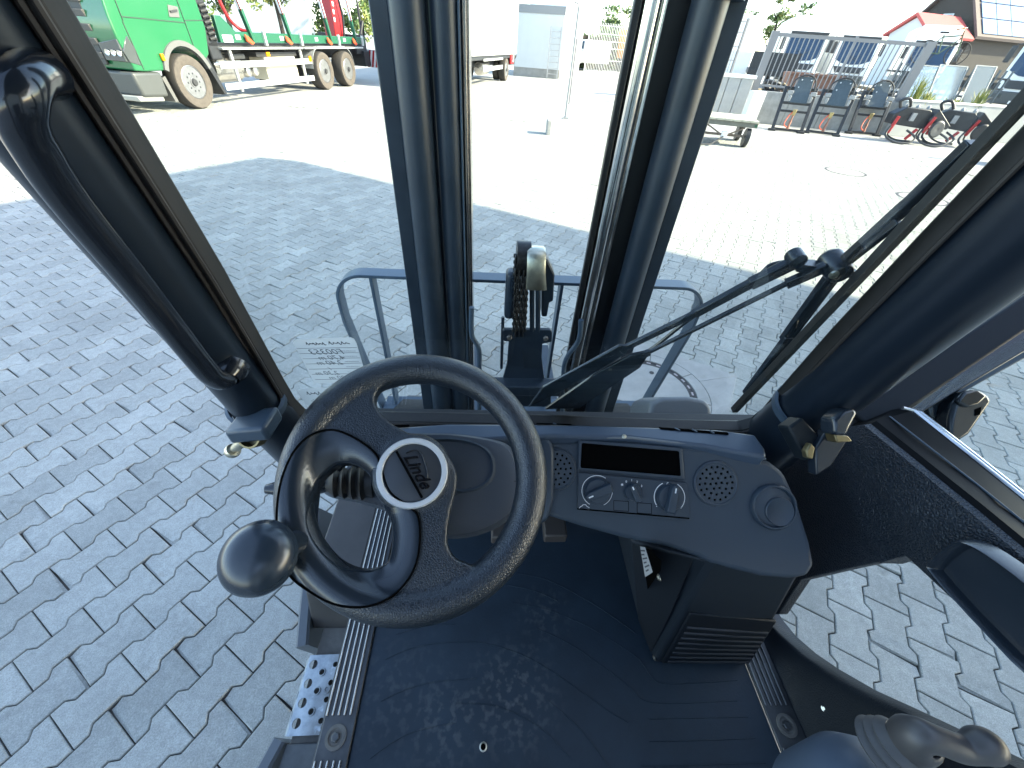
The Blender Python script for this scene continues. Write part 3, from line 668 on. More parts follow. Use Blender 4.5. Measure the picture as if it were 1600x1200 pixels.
# round speaker grilles
def grille(x, y, r, name='speaker_grille'):
    c = P1(x, y, .0004); hs = []
    for n, rr, o in ((1, 0, 0), (6, .27, .2), (12, .53, .1), (18, .79, .15)):
        for i in range(n): a = 2*pi*i/n+o; hs.append(circ(rr*r*cos(a), rr*r*sin(a), r*.066, 8))
    MB().lathe(c, PN, [(r*1.10, 0), (r*1.08, .002), (r*1.0, .0026), (r*.94, .0014)], 48, cap=False).build('grille_ring', DASH2, g0) if False else None
    b2 = MB(); b2.holes(circ(0, 0, r*.95, 48), hs, c + PN*.0022, PD, PU); g_ = b2.build(name, DASH2, dash, smooth=0, solid=.0015)
    MB().lathe(c, PN, [(r*1.10, 0), (r*1.08, .0022), (r*1.0, .003), (r*.94, .0018)], 48, cap=False).build('grille_ring', DASH2, g_)
    MB().lathe(c, PN, [(r*.94, .0002), (0, .0002)], 32, cap=False).build('dark_backing', HOLE, g_, smooth=0)
grille(1118, 755, 32*kpx); grille(868, 733, 30*kpx)
# round swivel air vent
c = P1(1207, 791, .0); r = 34*kpx
v_ = MB().lathe(c, PN, [(r*1.03, 0), (r*1.02, .006), (r*.96, .009), (r*.90, .009), (r*.86, .005)], 48, cap=False).build('air_vent', DASH2, dash)
MB().lathe(c, PN, [(r*.88, .004), (r*.80, .0055), (0, .006)], 40, cap=False).build('vent_flap', DASH2, v_)
cc = c + PD*(r*.20) - PU*(r*.17)
MB().lathe(cc, PN, [(r*.64, .0055), (r*.64, .0085), (r*.61, .0098), (r*.57, .0088), (0, .0082)], 40, cap=False).build('finger_flap', DASH2, v_)
# dash top deck with defroster slots and seam
ZD = P1(985, 684).z + .004
def DT(x, y, h=0): return az(x, y, ZD+h)
deck = [DT(560, 697), DT(570, 680), DT(600, 668)] + [DT(x, y) for x, y in ((700, 661), (870, 662), (1010, 666), (1120, 670), (1180, 678), (1196, 700), (1199, 714), (1165, 709), (1100, 697), (985, 684), (860, 681), (700, 690))]
b_ = MB(); b_.prism(deck, (0, 0, -.05)); dk = b_.build('dash_top', mat('dash_top_sky_sheen', (0.0496, 0.0720, 0.1050), .36, bump=(800, .3), bdist=.0005), dash, bevel=.006, seg=3)  # base colour raised to paint in the sky's reflection on the deck
def slot(pts, n):
    a, b2, c2, d2 = [DT(*p, .0006) for p in pts]
    s_ = MB().prism(rrect([a, b2, c2, d2], .003, 3), (0, 0, .0006)).build('defrost_slot', HOLE, dk, smooth=0)
    for i in range(1, n):
        t = i/n; MB().bar(a.lerp(b2, t)+V((-.002, 0, .0012)), d2.lerp(c2, t)+V((.004, 0, .0012)), .0028, .0022).build('slot_bridge', DASH2, s_)
slot([(1028, 667.5), (1137, 675.5), (1139, 680), (1032, 671)], 4); slot([(838, 659.5+1.5), (893, 661.5+1.5), (893, 664.5), (838, 663)], 2); slot([(612, 664.5), (640, 663.5), (640, 667), (614, 668)], 1)
b_ = MB(); b_.tube([P1(x, y, .003) for x, y in ((848, 683), (985, 684), (1100, 696), (1168, 709), (1196, 717))], .0022, 8); b_.build('seam_trim', mat('seam_grey', (.16, .17, .18), .4), dash)
for x, y in ((975, 682), (1165, 708)): MB().lathe(P1(x, y, .005), PN, [(.004, 0), (.004, .002), (.002, .003), (0, .003)], 10).build('trim_clip', ZINC, dash)
b_ = MB(); q = [(1168, 706), (1192, 711), (1197, 718), (1172, 713)]; b_.prism(quad(q, .002), PN*.002); b_.build('end_clip', DASH2, dash)

# heater tower under the right of the dash
g0 = az(1022, 1036, FZ+.004); g1 = az(1172, 1036, FZ+.004)
A0, A1, A2, A3 = g0, g1, V((g1.x+.02, .52, g1.z)), V((g0.x-.02, .56, g0.z))
def at_y_on(px, py, y): return ay(px, py, y)
T0 = P1(1085, 878, -.012); T1 = P1(1250, 905, -.012)
F0 = ay(1046, 1028, A0.y+.012); 
fl_edge = [V((g0.x, g0.y, g0.z)), V((g0.x+.028, g0.y-.006, g0.z))]
tow = MB()
bot_ = [V((g0.x-.012, g0.y+.10, g0.z)), V((g0.x+.0, g0.y, g0.z)), V((g1.x-.0, g1.y, g1.z)), V((g1.x+.03, g1.y+.2, g1.z)), V((g0.x-.012, .6, g0.z))]
top_ = [P1(985, 846, -.035), P1(1112, 876, .002), P1(1250, 900, .002), P1(1250, 900, .002)+V((.01, .2, 0)), P1(985, 846, -.035)+V((0, .16, 0))]
tow.loft([bot_, top_], True, True, True); tower = tow.build('heater_tower', mat('tower_plastic_shaded', (.011, .017, .024), .55, bump=(900, .3), bdist=.0005, spec=.35), FK, bevel=.008, seg=3)  # dash plastic darkened in colour for the shade on the tower
def TF(u, v, h=0):
    # point on the front face of the tower, u across, v up
    a = bot_[1].lerp(bot_[2], u); b2 = top_[1].lerp(top_[2], u); n_ = (bot_[2]-bot_[1]).cross(top_[1]-bot_[1]).normalized()
    return a.lerp(b2, v) + n_*h
gp = MB(); gp.prism([TF(.06, .03), TF(.97, .03), TF(1.0, .60), TF(.06, .60)], (TF(.5, .5, .006)-TF(.5, .5))); gpan = gp.build('heater_grille', mat('grille_plastic', (.006, .009, .013), .5, spec=.3), tower, bevel=.003)
for k in range(8):
    v = .07 + k*.058; MB().tube([TF(.10, v, .0065), TF(.5, v+.004, .0075), TF(.94+.006*k*.5, v, .0065)], .0034, 8).build('louvre', mat('louvre_plastic', (.014, .019, .026), .45), gpan)
def TL(u, v, h=0):
    a = bot_[0].lerp(bot_[1], u); b2 = top_[0].lerp(top_[1], u); n_ = (top_[0]-bot_[0]).cross(bot_[1]-bot_[0]).normalized()
    if n_.x > 0: n_ = -n_
    return a.lerp(b2, v) + n_*h
TN = (TL(0, 0, 1)-TL(0, 0)).normalized()
def TP(x, y, h): return apl(x, y, TL(.3, .5) + TN*h, TN)
for x, y in ((1031, 902), (994, 961)): MB().lathe(TP(x, y, .0018), TN, [(.0055, 0), (.0055, .002), (.003, .004), (0, .004)], 10).build('tower_screw', ZINC, tower)
MB().lathe(TL(.95, .04), TN, [(.006, 0), (.006, .002), (.003, .004), (0, .004)], 10).build('tower_screw', ZINC, tower)
b_ = MB(); b_.prism([TL(.03, .02, .0005), TL(.80, .02, .0005), TL(.84, .5, .0005), TL(.80, .985, .0005), TL(.03, .985, .0005)], TL(0, 0, .0015)-TL(0, 0)); tsp = b_.build('tower_side_shade', mat('side_shade_black', (0.0080, 0.0110, 0.0150), .5, bump=(900, .3), bdist=.0005), tower, bevel=.001)  # added dark sheet standing in for shade on the tower's left face
b_ = MB(); b_.prism([TP(*p, .0022) for p in ((974, 850), (1014, 858), (1034, 876), (1032, 892), (996, 944), (990, 940))], TN*.0003); b_.build('side_recess_dark', HOLE, tower)  # flat black sheet painted for the dark of the recess
sp = [TP(*p, .0032) for p in ((996, 853), (1008, 855), (1020, 894), (1008, 902))]
b_ = MB(); b_.prism(sp, TN*.0005); ts_ = b_.build('rating_label', mat('label_grey', (.42, .43, .44), .5), tower)
b_ = MB()
for k in range(6):
    t = .14 + k*.14; l_, r_2 = sp[0].lerp(sp[3], t), sp[1].lerp(sp[2], t); b_.bar(l_.lerp(r_2, .35) + TN*.0009, l_.lerp(r_2, .9 - (k % 2)*.2) + TN*.0009, .0026, .0003, TN)
b_.build('label_print', INK, ts_, kind='stuff')
# pedal stubs and plugs under the dash
for x, y, w_ in ((780, 828, .035), (866, 826, .05)): MB().box(az(x, y, .92), (w_, .05, .03)).build('pedal_bracket', mat('bracket_brown', (.05, .042, .038), .6), FK, bevel=.004)

# ---- steering column pod, stalk boot
def Wp(l, h): return [W(x, y, h) for x, y in l]
pod = [(556, 712), (580, 692), (620, 681), (690, 677), (755, 684), (795, 696), (812, 725), (815, 760), (806, 800), (770, 828), (715, 842), (660, 832), (610, 802), (560, 786), (520, 778), (505, 765), (530, 745)]
b_ = MB(); l0 = smoothline(Wp(pod, -.075), 4, True); cgt = sum(l0, V())/len(l0)
b_.loft([[p + SN*-.11 for p in l0], l0, [cgt + (p-cgt)*.93 + SN*.014 for p in l0], [cgt + (p-cgt)*.75 + SN*.019 for p in l0]], True, True, True)
pod_o = b_.build('column_cover', mat('column_plastic', (0.0400, 0.0520, 0.0713), .48, bump=(800, .3), bdist=.0005), FK, bevel=.004)
lens = [(660, 690), (700, 684), (745, 692), (770, 712), (772, 745), (750, 765), (715, 770), (680, 755), (665, 720)]
b_ = MB(); ll = smoothline(Wp(lens, -.058), 4, True); lc = sum(ll, V())/len(ll); b_.loft([ll, [p + SN*.003 for p in ll], [lc + (p-lc)*.93 + SN*.0045 for p in ll], [lc + (p-lc)*.85 + SN*.001 for p in ll]], True, False, True); b_.build('instrument_hood', DASH2, pod_o)
b_ = MB(); b_.tube([W(812, 752, -.062), W(770, 752, -.058), W(735, 762, -.057), W(700, 780, -.057)], .0011, 6); b_.build('cover_seam', HOLE, pod_o)
b_ = MB(); b_.prism([P1(828, 688, .004), P1(848, 684, .012), P1(862, 690, .012), P1(866, 705, .012), P1(866, 780, .012), P1(858, 812, .010), P1(828, 830, .006)], -PN*.04); b_.build('dash_flange', DASH2, FK, bevel=.006)
b0, b1 = W(572, 752, -.055), W(508, 757, -.052); bd = (b1-b0)
b_ = MB(); prof = []
for k in range(4): prof += [(.021-k*.0017, .012*k), (.0265-k*.0022, .012*k+.005), (.021-k*.0019, .012*k+.010)]
b_.lathe(b0, bd, [(.024, -.01)]+prof+[(.011, .05), (.010, .056), (0, .056)], 24); boot = b_.build('stalk_boot', RUB, FK, smooth=50)
b_ = MB(); dd = bd.normalized(); b_.tube([b0+dd*.05, b0+dd*.075, b0+dd*.11, b0+dd*.13], [.0105, .0125, .0115, .006], 16); b_.build('stalk', TRIM, boot)

# ---- steering wheel
wheel = MB()
RC, RT = .1545, .0222
e1_ = V((0, 1, 0)).cross(SN).normalized(); e2_ = SN.cross(e1_)
wheel.tube([WC + (e1_*cos(2*pi*i/96) + e2_*sin(2*pi*i/96))*RC for i in range(96)], RT, 24, closed=True)
band = [(612, 597), (595, 611), (588, 626), (593, 644), (609, 661), (632, 675), (660, 689), (694, 706), (713, 738), (713, 765), (704, 800), (699, 842), (704, 860), (715, 874), (735, 882), (742, 905), (695, 930), (650, 935), (600, 948), (540, 945), (480, 915), (450, 880), (440, 830), (448, 770), (462, 705), (500, 640), (545, 600)]
holeB = [(500, 747), (523, 728), (546, 724), (569, 735), (588, 758), (596, 785), (611, 816), (613, 847), (606, 877), (584, 890), (558, 891), (527, 877), (500, 847), (487, 816), (489, 785), (492, 764)]
tout = [(525, 676), (560, 689), (590, 712), (600, 738), (613, 770), (640, 792), (655, 808), (657, 850), (647, 890), (620, 924), (580, 941), (530, 938), (482, 914), (456, 888), (444, 850), (444, 800), (452, 752), (470, 711), (495, 685)]
def flat2(l): return [((p-WC).dot(e1_), (p-WC).dot(e2_)) for p in Wp(l, 0)]
outer2 = flat2(smooth_px) if False else [((p-WC).dot(e1_), (p-WC).dot(e2_)) for p in smoothline(Wp(band, 0), 3, True)]
hB = smoothline(Wp(holeB, 0), 3, True); chB = sum(hB, V())/len(hB)
hole2 = [((q-WC).dot(e1_), (q-WC).dot(e2_)) for q in [chB + (p-chB)*.955 for p in smoothline(Wp(tout, 0), 3, True)]]
def plate(h0, h1):
    # the plate between rim and hub as a closed slab with the opening cut through
    bm = bmesh.new(); es = []
    for lp in (outer2, hole2):
        vv = [bm.verts.new(WC + e1_*p[0] + e2_*p[1] + SN*h0) for p in lp]
        es += [bm.edges.new((vv[i], vv[(i+1) % len(vv)])) for i in range(len(vv))]
    r_ = bmesh.ops.triangle_fill(bm, use_beauty=True, edges=es, normal=SN)
    ex_ = bmesh.ops.extrude_face_region(bm, geom=list(bm.faces))
    bmesh.ops.translate(bm, vec=SN*(h1-h0), verts=[g_ for g_ in ex_['geom'] if isinstance(g_, bmesh.types.BMVert)])
    bmesh.ops.recalc_face_normals(bm, faces=bm.faces); bm.verts.index_update()
    vs = [v.co.copy() for v in bm.verts]; fs = [tuple(v.index for v in f.verts) for f in bm.faces]; bm.free(); return vs, fs
wheel.add(*plate(-.010, .0135))
hubc = W(644, 738, .004)
wheel.lathe(hubc - SN*.02, SN, [(.046, 0), (.052, .006), (.052, .026), (.047, .032), (0, .032)], 40)
sw = wheel.build('steering_wheel', LEATH, FK)
md = sw.modifiers.new('blend', 'REMESH'); md.mode = 'VOXEL'; md.voxel_size = .0021; md.use_smooth_shade = True
md = sw.modifiers.new('soften', 'SMOOTH'); md.factor = .6; md.iterations = 16
# smooth inset trim round the lower opening
O_ = smoothline([p for p in Wp(tout, 0)], 4, True)
def near_loop(O_, H_):
    # resample the opening so that each outline point gets a partner in the same direction from the opening's middle
    c_ = sum(H_, V())/len(H_); out = []
    for p in O_:
        d = (p-c_).normalized(); out.append(max(H_, key=lambda q: (q-c_).normalized().dot(d)))
    return out
c_ = chB; Hd = smoothline(Wp(holeB, 0), 24, True)
I_ = near_loop(O_, Hd)
b_ = MB(); lp = []
for t in (0, .03, .08, .16, .26, .36, .46, .56, .66, .76, .85, .93, .98, 1.0, 1.01):
    row = []
    for o, i in zip(O_, I_):
        p = o.lerp(i, t); dr = (p-WC).length-RC; th_ = sqrt(max(0, RT*RT-dr*dr)); h = .0172 - .0135*t**2.2
        if th_: h = max(h, th_+.0026)
        row.append(p + SN*(h if t < .99 else (-.010 if t < 1.005 else -.024)))
    lp.append(row)
b_.loft(lp); tr = b_.build('spoke_trim', TRIM, sw, smooth=60)
b_ = MB(); b_.tube(lp[0], .0014, 6, closed=True); b_.build('trim_groove', HOLE, sw)
# hub ring and badge
hb = W(644, 738, .020)
b_ = MB(); b_.lathe(hb - SN*.010, SN, [(.0455, 0), (.0455, .008), (.044, .0105), (.0385, .0105), (.0375, .009), (.0375, .004)], 64, cap=False); b_.build('hub_ring', SILV, sw)
b_ = MB(); b_.lathe(hb - SN*.010, SN, [(.0378, .004), (.0376, .0065), (.034, .0080), (0, .0092)], 48, cap=False); hubcap = b_.build('hub_cap', mat('hub_plastic', (.030, .034, .040), .35), sw)
# a straight step across the badge and the script lettering, both turned with the wheel
ua = (W(672, 790, .02)-W(622, 700, .02)).normalized(); vb = SN.cross(ua).normalized()
b_ = MB(); b_.prism([hb + vb*-.003 + ua*-.0345 + SN*-.0035, hb + vb*-.003 + ua*.0345 + SN*-.0035, hb + vb*-.006 + ua*.0345 + SN*-.0035, hb + vb*-.006 + ua*-.0345 + SN*-.0035], SN*.0040); b_.build('badge_step', HOLE, hubcap)
lettering('Linde', 'badge_lettering', hb + SN*-.0012 + vb*.0065 + ua*.001, ua, .0225, mat('badge_letters', (.006, .006, .007), .2), hubcap, e2=vb, nrm=SN, depth=.0007, shear=.45, bold=.00045)
b_ = MB(); b_.tube(smoothline([hb + ua*a + vb*b2 + SN*-.0006 for a, b2 in ((-.026, .005), (-.024, .016), (-.016, .021), (-.004, .0195), (.008, .017), (.016, .013))], 6), .0008, 6); b_.build('badge_flourish', mat('badge_letters', (.006, .006, .007), .2), hubcap)
# spinner knob on its stem
kb = W(400, 872, .052); ks = WC + (W(446, 862, 0)-WC).normalized()*RC
b_ = MB(); b_.tube([ks + SN*.012, ks + SN*.03, kb - SN*.018], [.016, .013, .014], 20); b_.lathe(kb - SN*.026, SN, [(0, .0), (.026, .002), (.0285, .008), (.027, .014)], 32); st_ = b_.build('knob_stem', TRIM, sw)
b_ = MB(); prof = [(.0268, -.012), (.033, -.010), (.0375, -.004), (.0395, .004), (.038, .012), (.0335, .0195), (.026, .0255), (.015, .0295), (.005, .0308), (0, .031)]
b_.lathe(kb - SN*.012, SN, prof, 48); b_.build('spinner_knob', KNOB, sw, smooth=80)
b_ = MB(); b_.tube([WC - SN*.02, WC - SN*.10], [.03, .034], 24); b_.build('column_neck', TRIM, FK)

# ---- right side: sill, lower window, cowl side, door belt, pocket, window ledge
XW = .775
edge = [ax(*p, XW) for p in ((1196, 955), (1207, 972), (1225, 995), (1255, 1022), (1290, 1047), (1345, 1080), (1400, 1106), (1445, 1128), (1600, 1205), (1800, 1300))]
inn = [V((.735, p.y if p.y < .40 else .40, FZ+.004)) for p in edge]
b_ = MB(); lps = [inn, [i.lerp(e, .35) + V((.005, 0, -.005)) for i, e in zip(inn, edge)], [i.lerp(e, .8) + V((-.004, 0, .006)) for i, e in zip(inn, edge)], edge, [e + V((.03, 0, .004)) for e in edge], [e + V((.035, 0, -.03)) for e in edge]]
b_.loft(lps, False); dsill = b_.build('door_sill', mat('sill_skin', (.010, .015, .021), .45, bump=(330, .7), bdist=.0012, spec=.4), FK, smooth=60)
p = ax(1288, 1107, .757); MB().lathe(p, (-.8, 0, .6), [(.006, 0), (.006, .001), (.003, .001), (.003, .004), (0, .004)], 10).build('sill_screw', ZINC, dsill)
cow = [ax(*p, XW-.01) for p in ((1170, 690), (1235, 640), (1300, 650), (1372, 690), (1420, 868), (1330, 887), (1250, 906), (1215, 960), (1150, 960))]
b_ = MB(); b_.prism(cow, (.03, 0, 0)); b_.build('cowl_panel', SKIN, FK, bevel=.004)
XB = .745
Lw = [ax(*p, XB+.02) for p in ((1375, 880), (1414, 867), (1500, 947), (1600, 1050), (1900, 1330))]
Up = [ax(*p, XB-.0) for p in ((1290, 672), (1350, 664), (1515, 800), (1600, 872), (1900, 1110))]
Md = [l.lerp(u_, .55) + V((-.018, 0, 0)) for l, u_ in zip(Lw, Up)]
b_ = MB(); b_.loft([[p + V((.05, 0, -.004)) for p in Lw], Lw, Md, Up, [p + V((.02, 0, .006)) for p in Up]], False); belt = b_.build('door_belt', SKIN, FK, smooth=60)
zu = sum((p.z for p in Up), 0)/len(Up)
led_i = [p + V((.012, 0, .004)) for p in Up]; led_o = [az(*p, zu+.012) for p in ((1405, 640), (1424, 645), (1515, 718), (1600, 787), (1900, 1020))]
b_ = MB(); b_.loft([led_i, [a.lerp(b2, .08) + V((0, 0, .006)) for a, b2 in zip(led_i, led_o)], [a.lerp(b2, .94) + V((0, 0, .006)) for a, b2 in zip(led_i, led_o)], led_o, [p + V((.012, 0, -.03)) for p in led_o]], False); ledge = b_.build('window_ledge', mat('ledge_black', (.004, .0045, .005), .5, spec=.06), FK, smooth=30)
b_ = MB(); b_.tube([a.lerp(b2, .42) + V((0, 0, .0065)) for a, b2 in zip(led_i, led_o)], .0016, 6); b_.build('ledge_piping', FRAMEG, ledge)
b_ = MB(); b_.tube([p + V((.004, 0, .004)) for p in led_o], .0042, 10); b_.tube([p + V((.02, 0, .0)) for p in led_o], .004, 8); b_.build('bright_strip', mat('bright_channel', (.5, .52, .54), .25, .9), ledge)
gl_b = [p + V((.012, 0, 0)) for p in led_o]
b_ = MB(); b_.loft([gl_b, [p + V((-.03, -.2, .9)) for p in gl_b]], False); 
b_.build('door_glass', PANE, FK, smooth=0, solid=.004)
# pocket with a raised lip
pk = [ax(*p, XB-.040) for p in ((1449, 884), (1500, 838), (1560, 872), (1640, 935), (1760, 1060), (1640, 1075), (1540, 985))]
pc = sum(pk, V())/len(pk); PKr = smoothline([pk[0].lerp(pk[-1], .12), pk[0].lerp(pk[1], .12), pk[0].lerp(pk[1], .8), pk[1].lerp(pk[2], .25)] + pk[2:5] + pk[5:], 4, True)
b_ = MB(); b_.loft([[p + V((.024, 0, 0)) for p in PKr], [p + V((-.002, 0, 0)) for p in PKr], [pc + (p-pc)*.96 + V((-.008, 0, 0)) for p in PKr], [pc + (p-pc)*.91 + V((-.006, 0, 0)) for p in PKr], [pc + (p-pc)*.86 + V((.010, 0, 0)) for p in PKr], [pc + (p-pc)*.3 + V((.012, 0, 0)) for p in PKr]], True, False, True); b_.build('door_pocket', TRIM, FK, smooth=60)
# lower window pane
b_ = MB(); b_.prism([V((XW+.02, .45, .60)), V((XW+.02, .45, 1.08)), V((XW+.02, -.35, 1.22)), V((XW+.02, -.35, .70))], (.004, 0, 0)); b_.build('door_window', glass('side_glass', (.95, .97, .97), .08), FK, smooth=0)
# door frame uprights beside the pillar
b_ = MB(); b_.bar(ad(1345, 660, .80), ad(1760, 380, .74), .052, .02, (-.6, -.6, .5)); b_.build('door_upright', mat('upright_grey', (.006, .010, .014), .5, spec=.25), FK, bevel=.005)
b_ = MB(); b_.bar(ad(1310, 690, .815), ad(1760, 355, .765), .06, .02, (-.6, -.6, .5)); b_.build('pillar_seal', RUB, FK, bevel=.004)
b_ = MB(); b_.bar(ad(1385, 655, .84), ad(1760, 430, .79), .045, .02, (-.6, -.6, .5)); b_.build('glass_channel', GLOSSB, FK, bevel=.003)
b_ = MB(); b_.bar(ad(1420, 650, .87), ad(1760, 462, .80), .018, .02, (-.6, -.6, .5)); b_.build('glass_edge_trim', FRAMEG, FK, bevel=.003)
# pillar bracket and door stay on the right
DL = toloc(Ra)[2]
def pane_px(l, d, t, name, m, par, bev=.004, seg=2): return MB().prism([ad(x, y, d) for x, y in l], _f*t).build(name, m, par, bevel=bev, seg=seg)
pane_px([(1232, 668), (1254, 652), (1290, 690), (1262, 722)], DL-.075, .03, 'hinge_bracket', mat('upright_grey', (.006, .010, .014), .5, spec=.25), FK)
stay = pane_px([(1274, 702), (1292, 672), (1318, 668), (1324, 690), (1300, 728), (1276, 744)], DL-.085, .02, 'lever_plate', PAINT, FK, .003)
pane_px([(1303, 655), (1318, 641), (1334, 637), (1342, 645), (1330, 668), (1324, 682), (1304, 679)], DL-.12, .03, 'lever_handle', TRIM, stay, .008, 3)
pane_px([(1260, 705), (1268, 692), (1274, 700), (1270, 718), (1262, 716)], DL-.092, .012, 'striker', BRASS, stay, .002)
pane_px([(1304, 679), (1326, 681), (1333, 690), (1308, 692)], DL-.105, .02, 'striker', BRASS, stay, .002)
# window latch standing on the ledge
lt = pane_px([(1450, 628), (1462, 616), (1496, 612), (1508, 640), (1502, 664), (1470, 668), (1452, 650)], .83, .05, 'window_latch', TRIM, FK, .010, 3)
pane_px([(1462, 660), (1492, 660), (1490, 690), (1464, 690)], .845, .03, 'latch_stem', TRIM, lt, .004)
pane_px([(1492, 632), (1508, 612), (1546, 616), (1552, 628), (1516, 680), (1496, 693), (1484, 690), (1486, 655)], .80, .035, 'latch_paddle', TRIM, lt, .010, 3)
pane_px([(1496, 628), (1508, 611), (1530, 609), (1546, 618), (1530, 634), (1512, 638)], .792, .012, 'latch_button', GLOSSB, lt, .006, 3)
pane_px([(1524, 640), (1534, 636), (1532, 648), (1524, 650)], .7985, .01, 'latch_window', HOLE, lt, .001)
b_ = MB(); b_.lathe(ad(1474, 692, .86), (0, 0, 1), [(.028, -.01), (.028, .004), (.02, .008), (0, .008)], 20); b_.build('latch_foot', TRIM, lt)

# ---- armrest console and joystick, bottom right
jc = ad(1395, 1195, .52)
b_ = MB(); b_.lathe(ad(1355, 1262, .56), (0, .1, 1), [(.085, -.10), (.085, .0), (.075, .03), (.045, .055), (.02, .062), (0, .064)], 40); con = b_.build('armrest_console', mat('console_grey', (0.0680, 0.0950, 0.1338), .4, bump=(500, .15), bdist=.0004), FK, smooth=60)
j0 = ad(1385, 1178, .54); jd = (ad(1425, 1158, .52)-j0)
b_ = MB(); prof = []
for k in range(3): prof += [(.040-k*.004, .011*k), (.043-k*.004, .011*k+.004), (.038-k*.004, .0105*k+.0095)]
b_.lathe(j0, jd, prof+[(.026, .036), (0, .036)], 32); b_.build('lever_boot', mat('boot_grey', (.075, .076, .078), .5), con, smooth=50)
b_ = MB(); b_.tube(smoothline([ad(1425, 1160, .52), ad(1440, 1150, .505), ad(1470, 1158, .50), ad(1505, 1170, .50), ad(1535, 1165, .50), ad(1552, 1168, .505)], 6), [.027]*4+[.025,.023]+[.021,.020,.0185,.0175,.017,.0165]+[.016]*6+[.016,.0165,.017,.018,.019,.020]+[.0205,.0205,.020,.019,.017,.014]+[.008], 20); b_.build('control_lever', mat('lever_grey', (.062, .060, .060), .42), con, smooth=70)

# ---- mast, load backrest, chain head
MY = 1.0
def mbx(x0, x1, y0, y1, z0, z1, name, m, par, bev=.003): return MB().box(((x0+x1)/2, (y0+y1)/2, (z0+z1)/2), (x1-x0, y1-y0, z1-z0)).build(name, m, par, bevel=bev)
Z0, Z1 = .12, 2.35
mast = mbx(-.232, -.196, .99, 1.10, Z0, Z1, 'mast_channel', MAST, FK)
m2 = mbx(.430, .466, .99, 1.10, Z0, Z1, 'mast_channel', MAST, FK)
for xa, ra, par in ((-.163, .033, mast), (.392, .034, m2)):
    MB().tube([(xa, .985, Z0), (xa, .985, Z1)], ra, 28, cap=False).build('lift_cylinder', MAST, par)
MB().tube([(.405, .985, 1.80), (.405, .985, 2.0)], .046, 28).build('cylinder_head', MASTG, m2)
MB().tube([(-.098, 1.0, Z0), (-.098, 1.0, Z1)], .027, 24, cap=False).build('lift_cylinder', MAST, mast)
mbx(-.135, -.064, 1.01, 1.06, Z0, Z1, 'mast_channel', MAST, mast)
for k, x in enumerate((-.069, -.0585, -.0525)): mbx(x-.0022, x+.0022, .985+k*.006, 1.07, Z0, Z1, 'channel_lip', RAILS if k else MASTG, mast, .001)
mbx(.252, .266, .985, 1.0, Z0, Z1, 'channel_lip', mat('black_plate', (.010, .010, .011), .4), m2, .002)
MB().tube([(.287, .998, Z0), (.287, .998, Z1)], .0195, 24, cap=False).build('polished_rail', CHROME, m2)
MB().tube([(.314, 1.002, Z0), (.314, 1.002, Z1)], .006, 10, cap=False).build('polished_rail', CHROME, m2)
mbx(.30, .372, 1.02, 1.07, Z0, Z1, 'mast_channel', mat('black_plate', (.010, .010, .011), .4), m2)
for pts, par in ((((737, 480), (737, 522), (748, 545), (749, 580), (749, 660)), mast), (((908, 500), (904, 532), (885, 560), (880, 590), (878, 660)), m2)):
    MB().tube(smoothline([ay(x, y, .95) for x, y in pts], 5), .0075, 12).build('pipe_elbow', MASTG, par)
# carriage crossbars and load backrest
bz0, bz1 = .56, 1.165; bx0, bx1 = -.478, .70; BY = 1.125; rr = .085
car = mbx(-.42, .66, 1.09, 1.14, .50, .60, 'carriage_bar', MASTG, FK)
MB().box((.12, 1.10, .615), (1.05, .10, .012)).build('carriage_plate', MASTG, car, bevel=.003)
path = [V((bx0+.06, BY, bz0)), V((bx0, BY, 1.0))] + [V((bx0+rr-rr*cos(a), BY, bz1-rr+rr*sin(a))) for a in [radians(10*k) for k in range(0, 10)]] + [V((bx1-rr+rr*sin(a), BY, bz1-rr+rr*cos(a))) for a in [radians(10*k) for k in range(0, 10)]] + [V((bx1, BY, 1.0)), V((bx1-.06, BY, bz0))]
b_ = MB(); b_.sweep(path, [(-.005, -.026), (.005, -.026), (.005, .026), (-.005, .026)], (0, 1, 0)); lb = b_.build('load_backrest', MASTG, FK, bevel=.0015)
for x in (-.365, -.105, .225, .505): b_ = MB(); b_.bar((x, BY, bz0), (x, BY, bz1-.006), .010, .045, (0, 1, 0)); b_.build('backrest_bar', MASTG, lb, bevel=.0012)
# forks ahead of the carriage
for x in (-.12, .38):
    b_ = MB(); b_.box((x, 1.17, .33), (.1, .045, .54)); b_.box((x, 1.72, .06), (.1, 1.12, .04)); b_.build('fork', MAST, car, bevel=.004)
# chain head: bracket, chain, rods, bright guide
CY = .97
def CH(x, y, dy=0): return ay(740+x*.24176, 360+y*.24167, CY+dy)
br = [(188, 650), (200, 642), (495, 645), (508, 660), (505, 722), (445, 735), (440, 820), (452, 930), (462, 975), (500, 990), (500, 1140), (215, 1140), (190, 960), (215, 870), (228, 720), (190, 715)]
b_ = MB(); b_.prism([CH(*p) for p in br], (0, .014, 0)); chh = b_.build('chain_bracket', MASTG if False else MAST, FK, bevel=.002)
for p in ((232, 690), (466, 697)): MB().lathe(CH(*p, -.001), (0, -1, .15), [(.0085, 0), (.0085, .004), (.006, .007), (0, .007)], 6).build('bolt', mat('dull_bolt', (.3, .27, .24), .4, .8), chh)
b_ = MB(); b_.box(CH(330, 1010, -.02), (.24, .05, .04)); b_.build('bracket_foot', MAST, chh, bevel=.004)
for x in (378, 415): MB().tube([CH(x, 340, .005), CH(x, 650, .005)], .0075, 12).build('anchor_rod', MAST, chh)
b_ = MB(); b_.box(CH(237, 410, .02), (.030, .05, .145)); b_.build('sheave_cheek', MAST, chh, bevel=.012, seg=3)
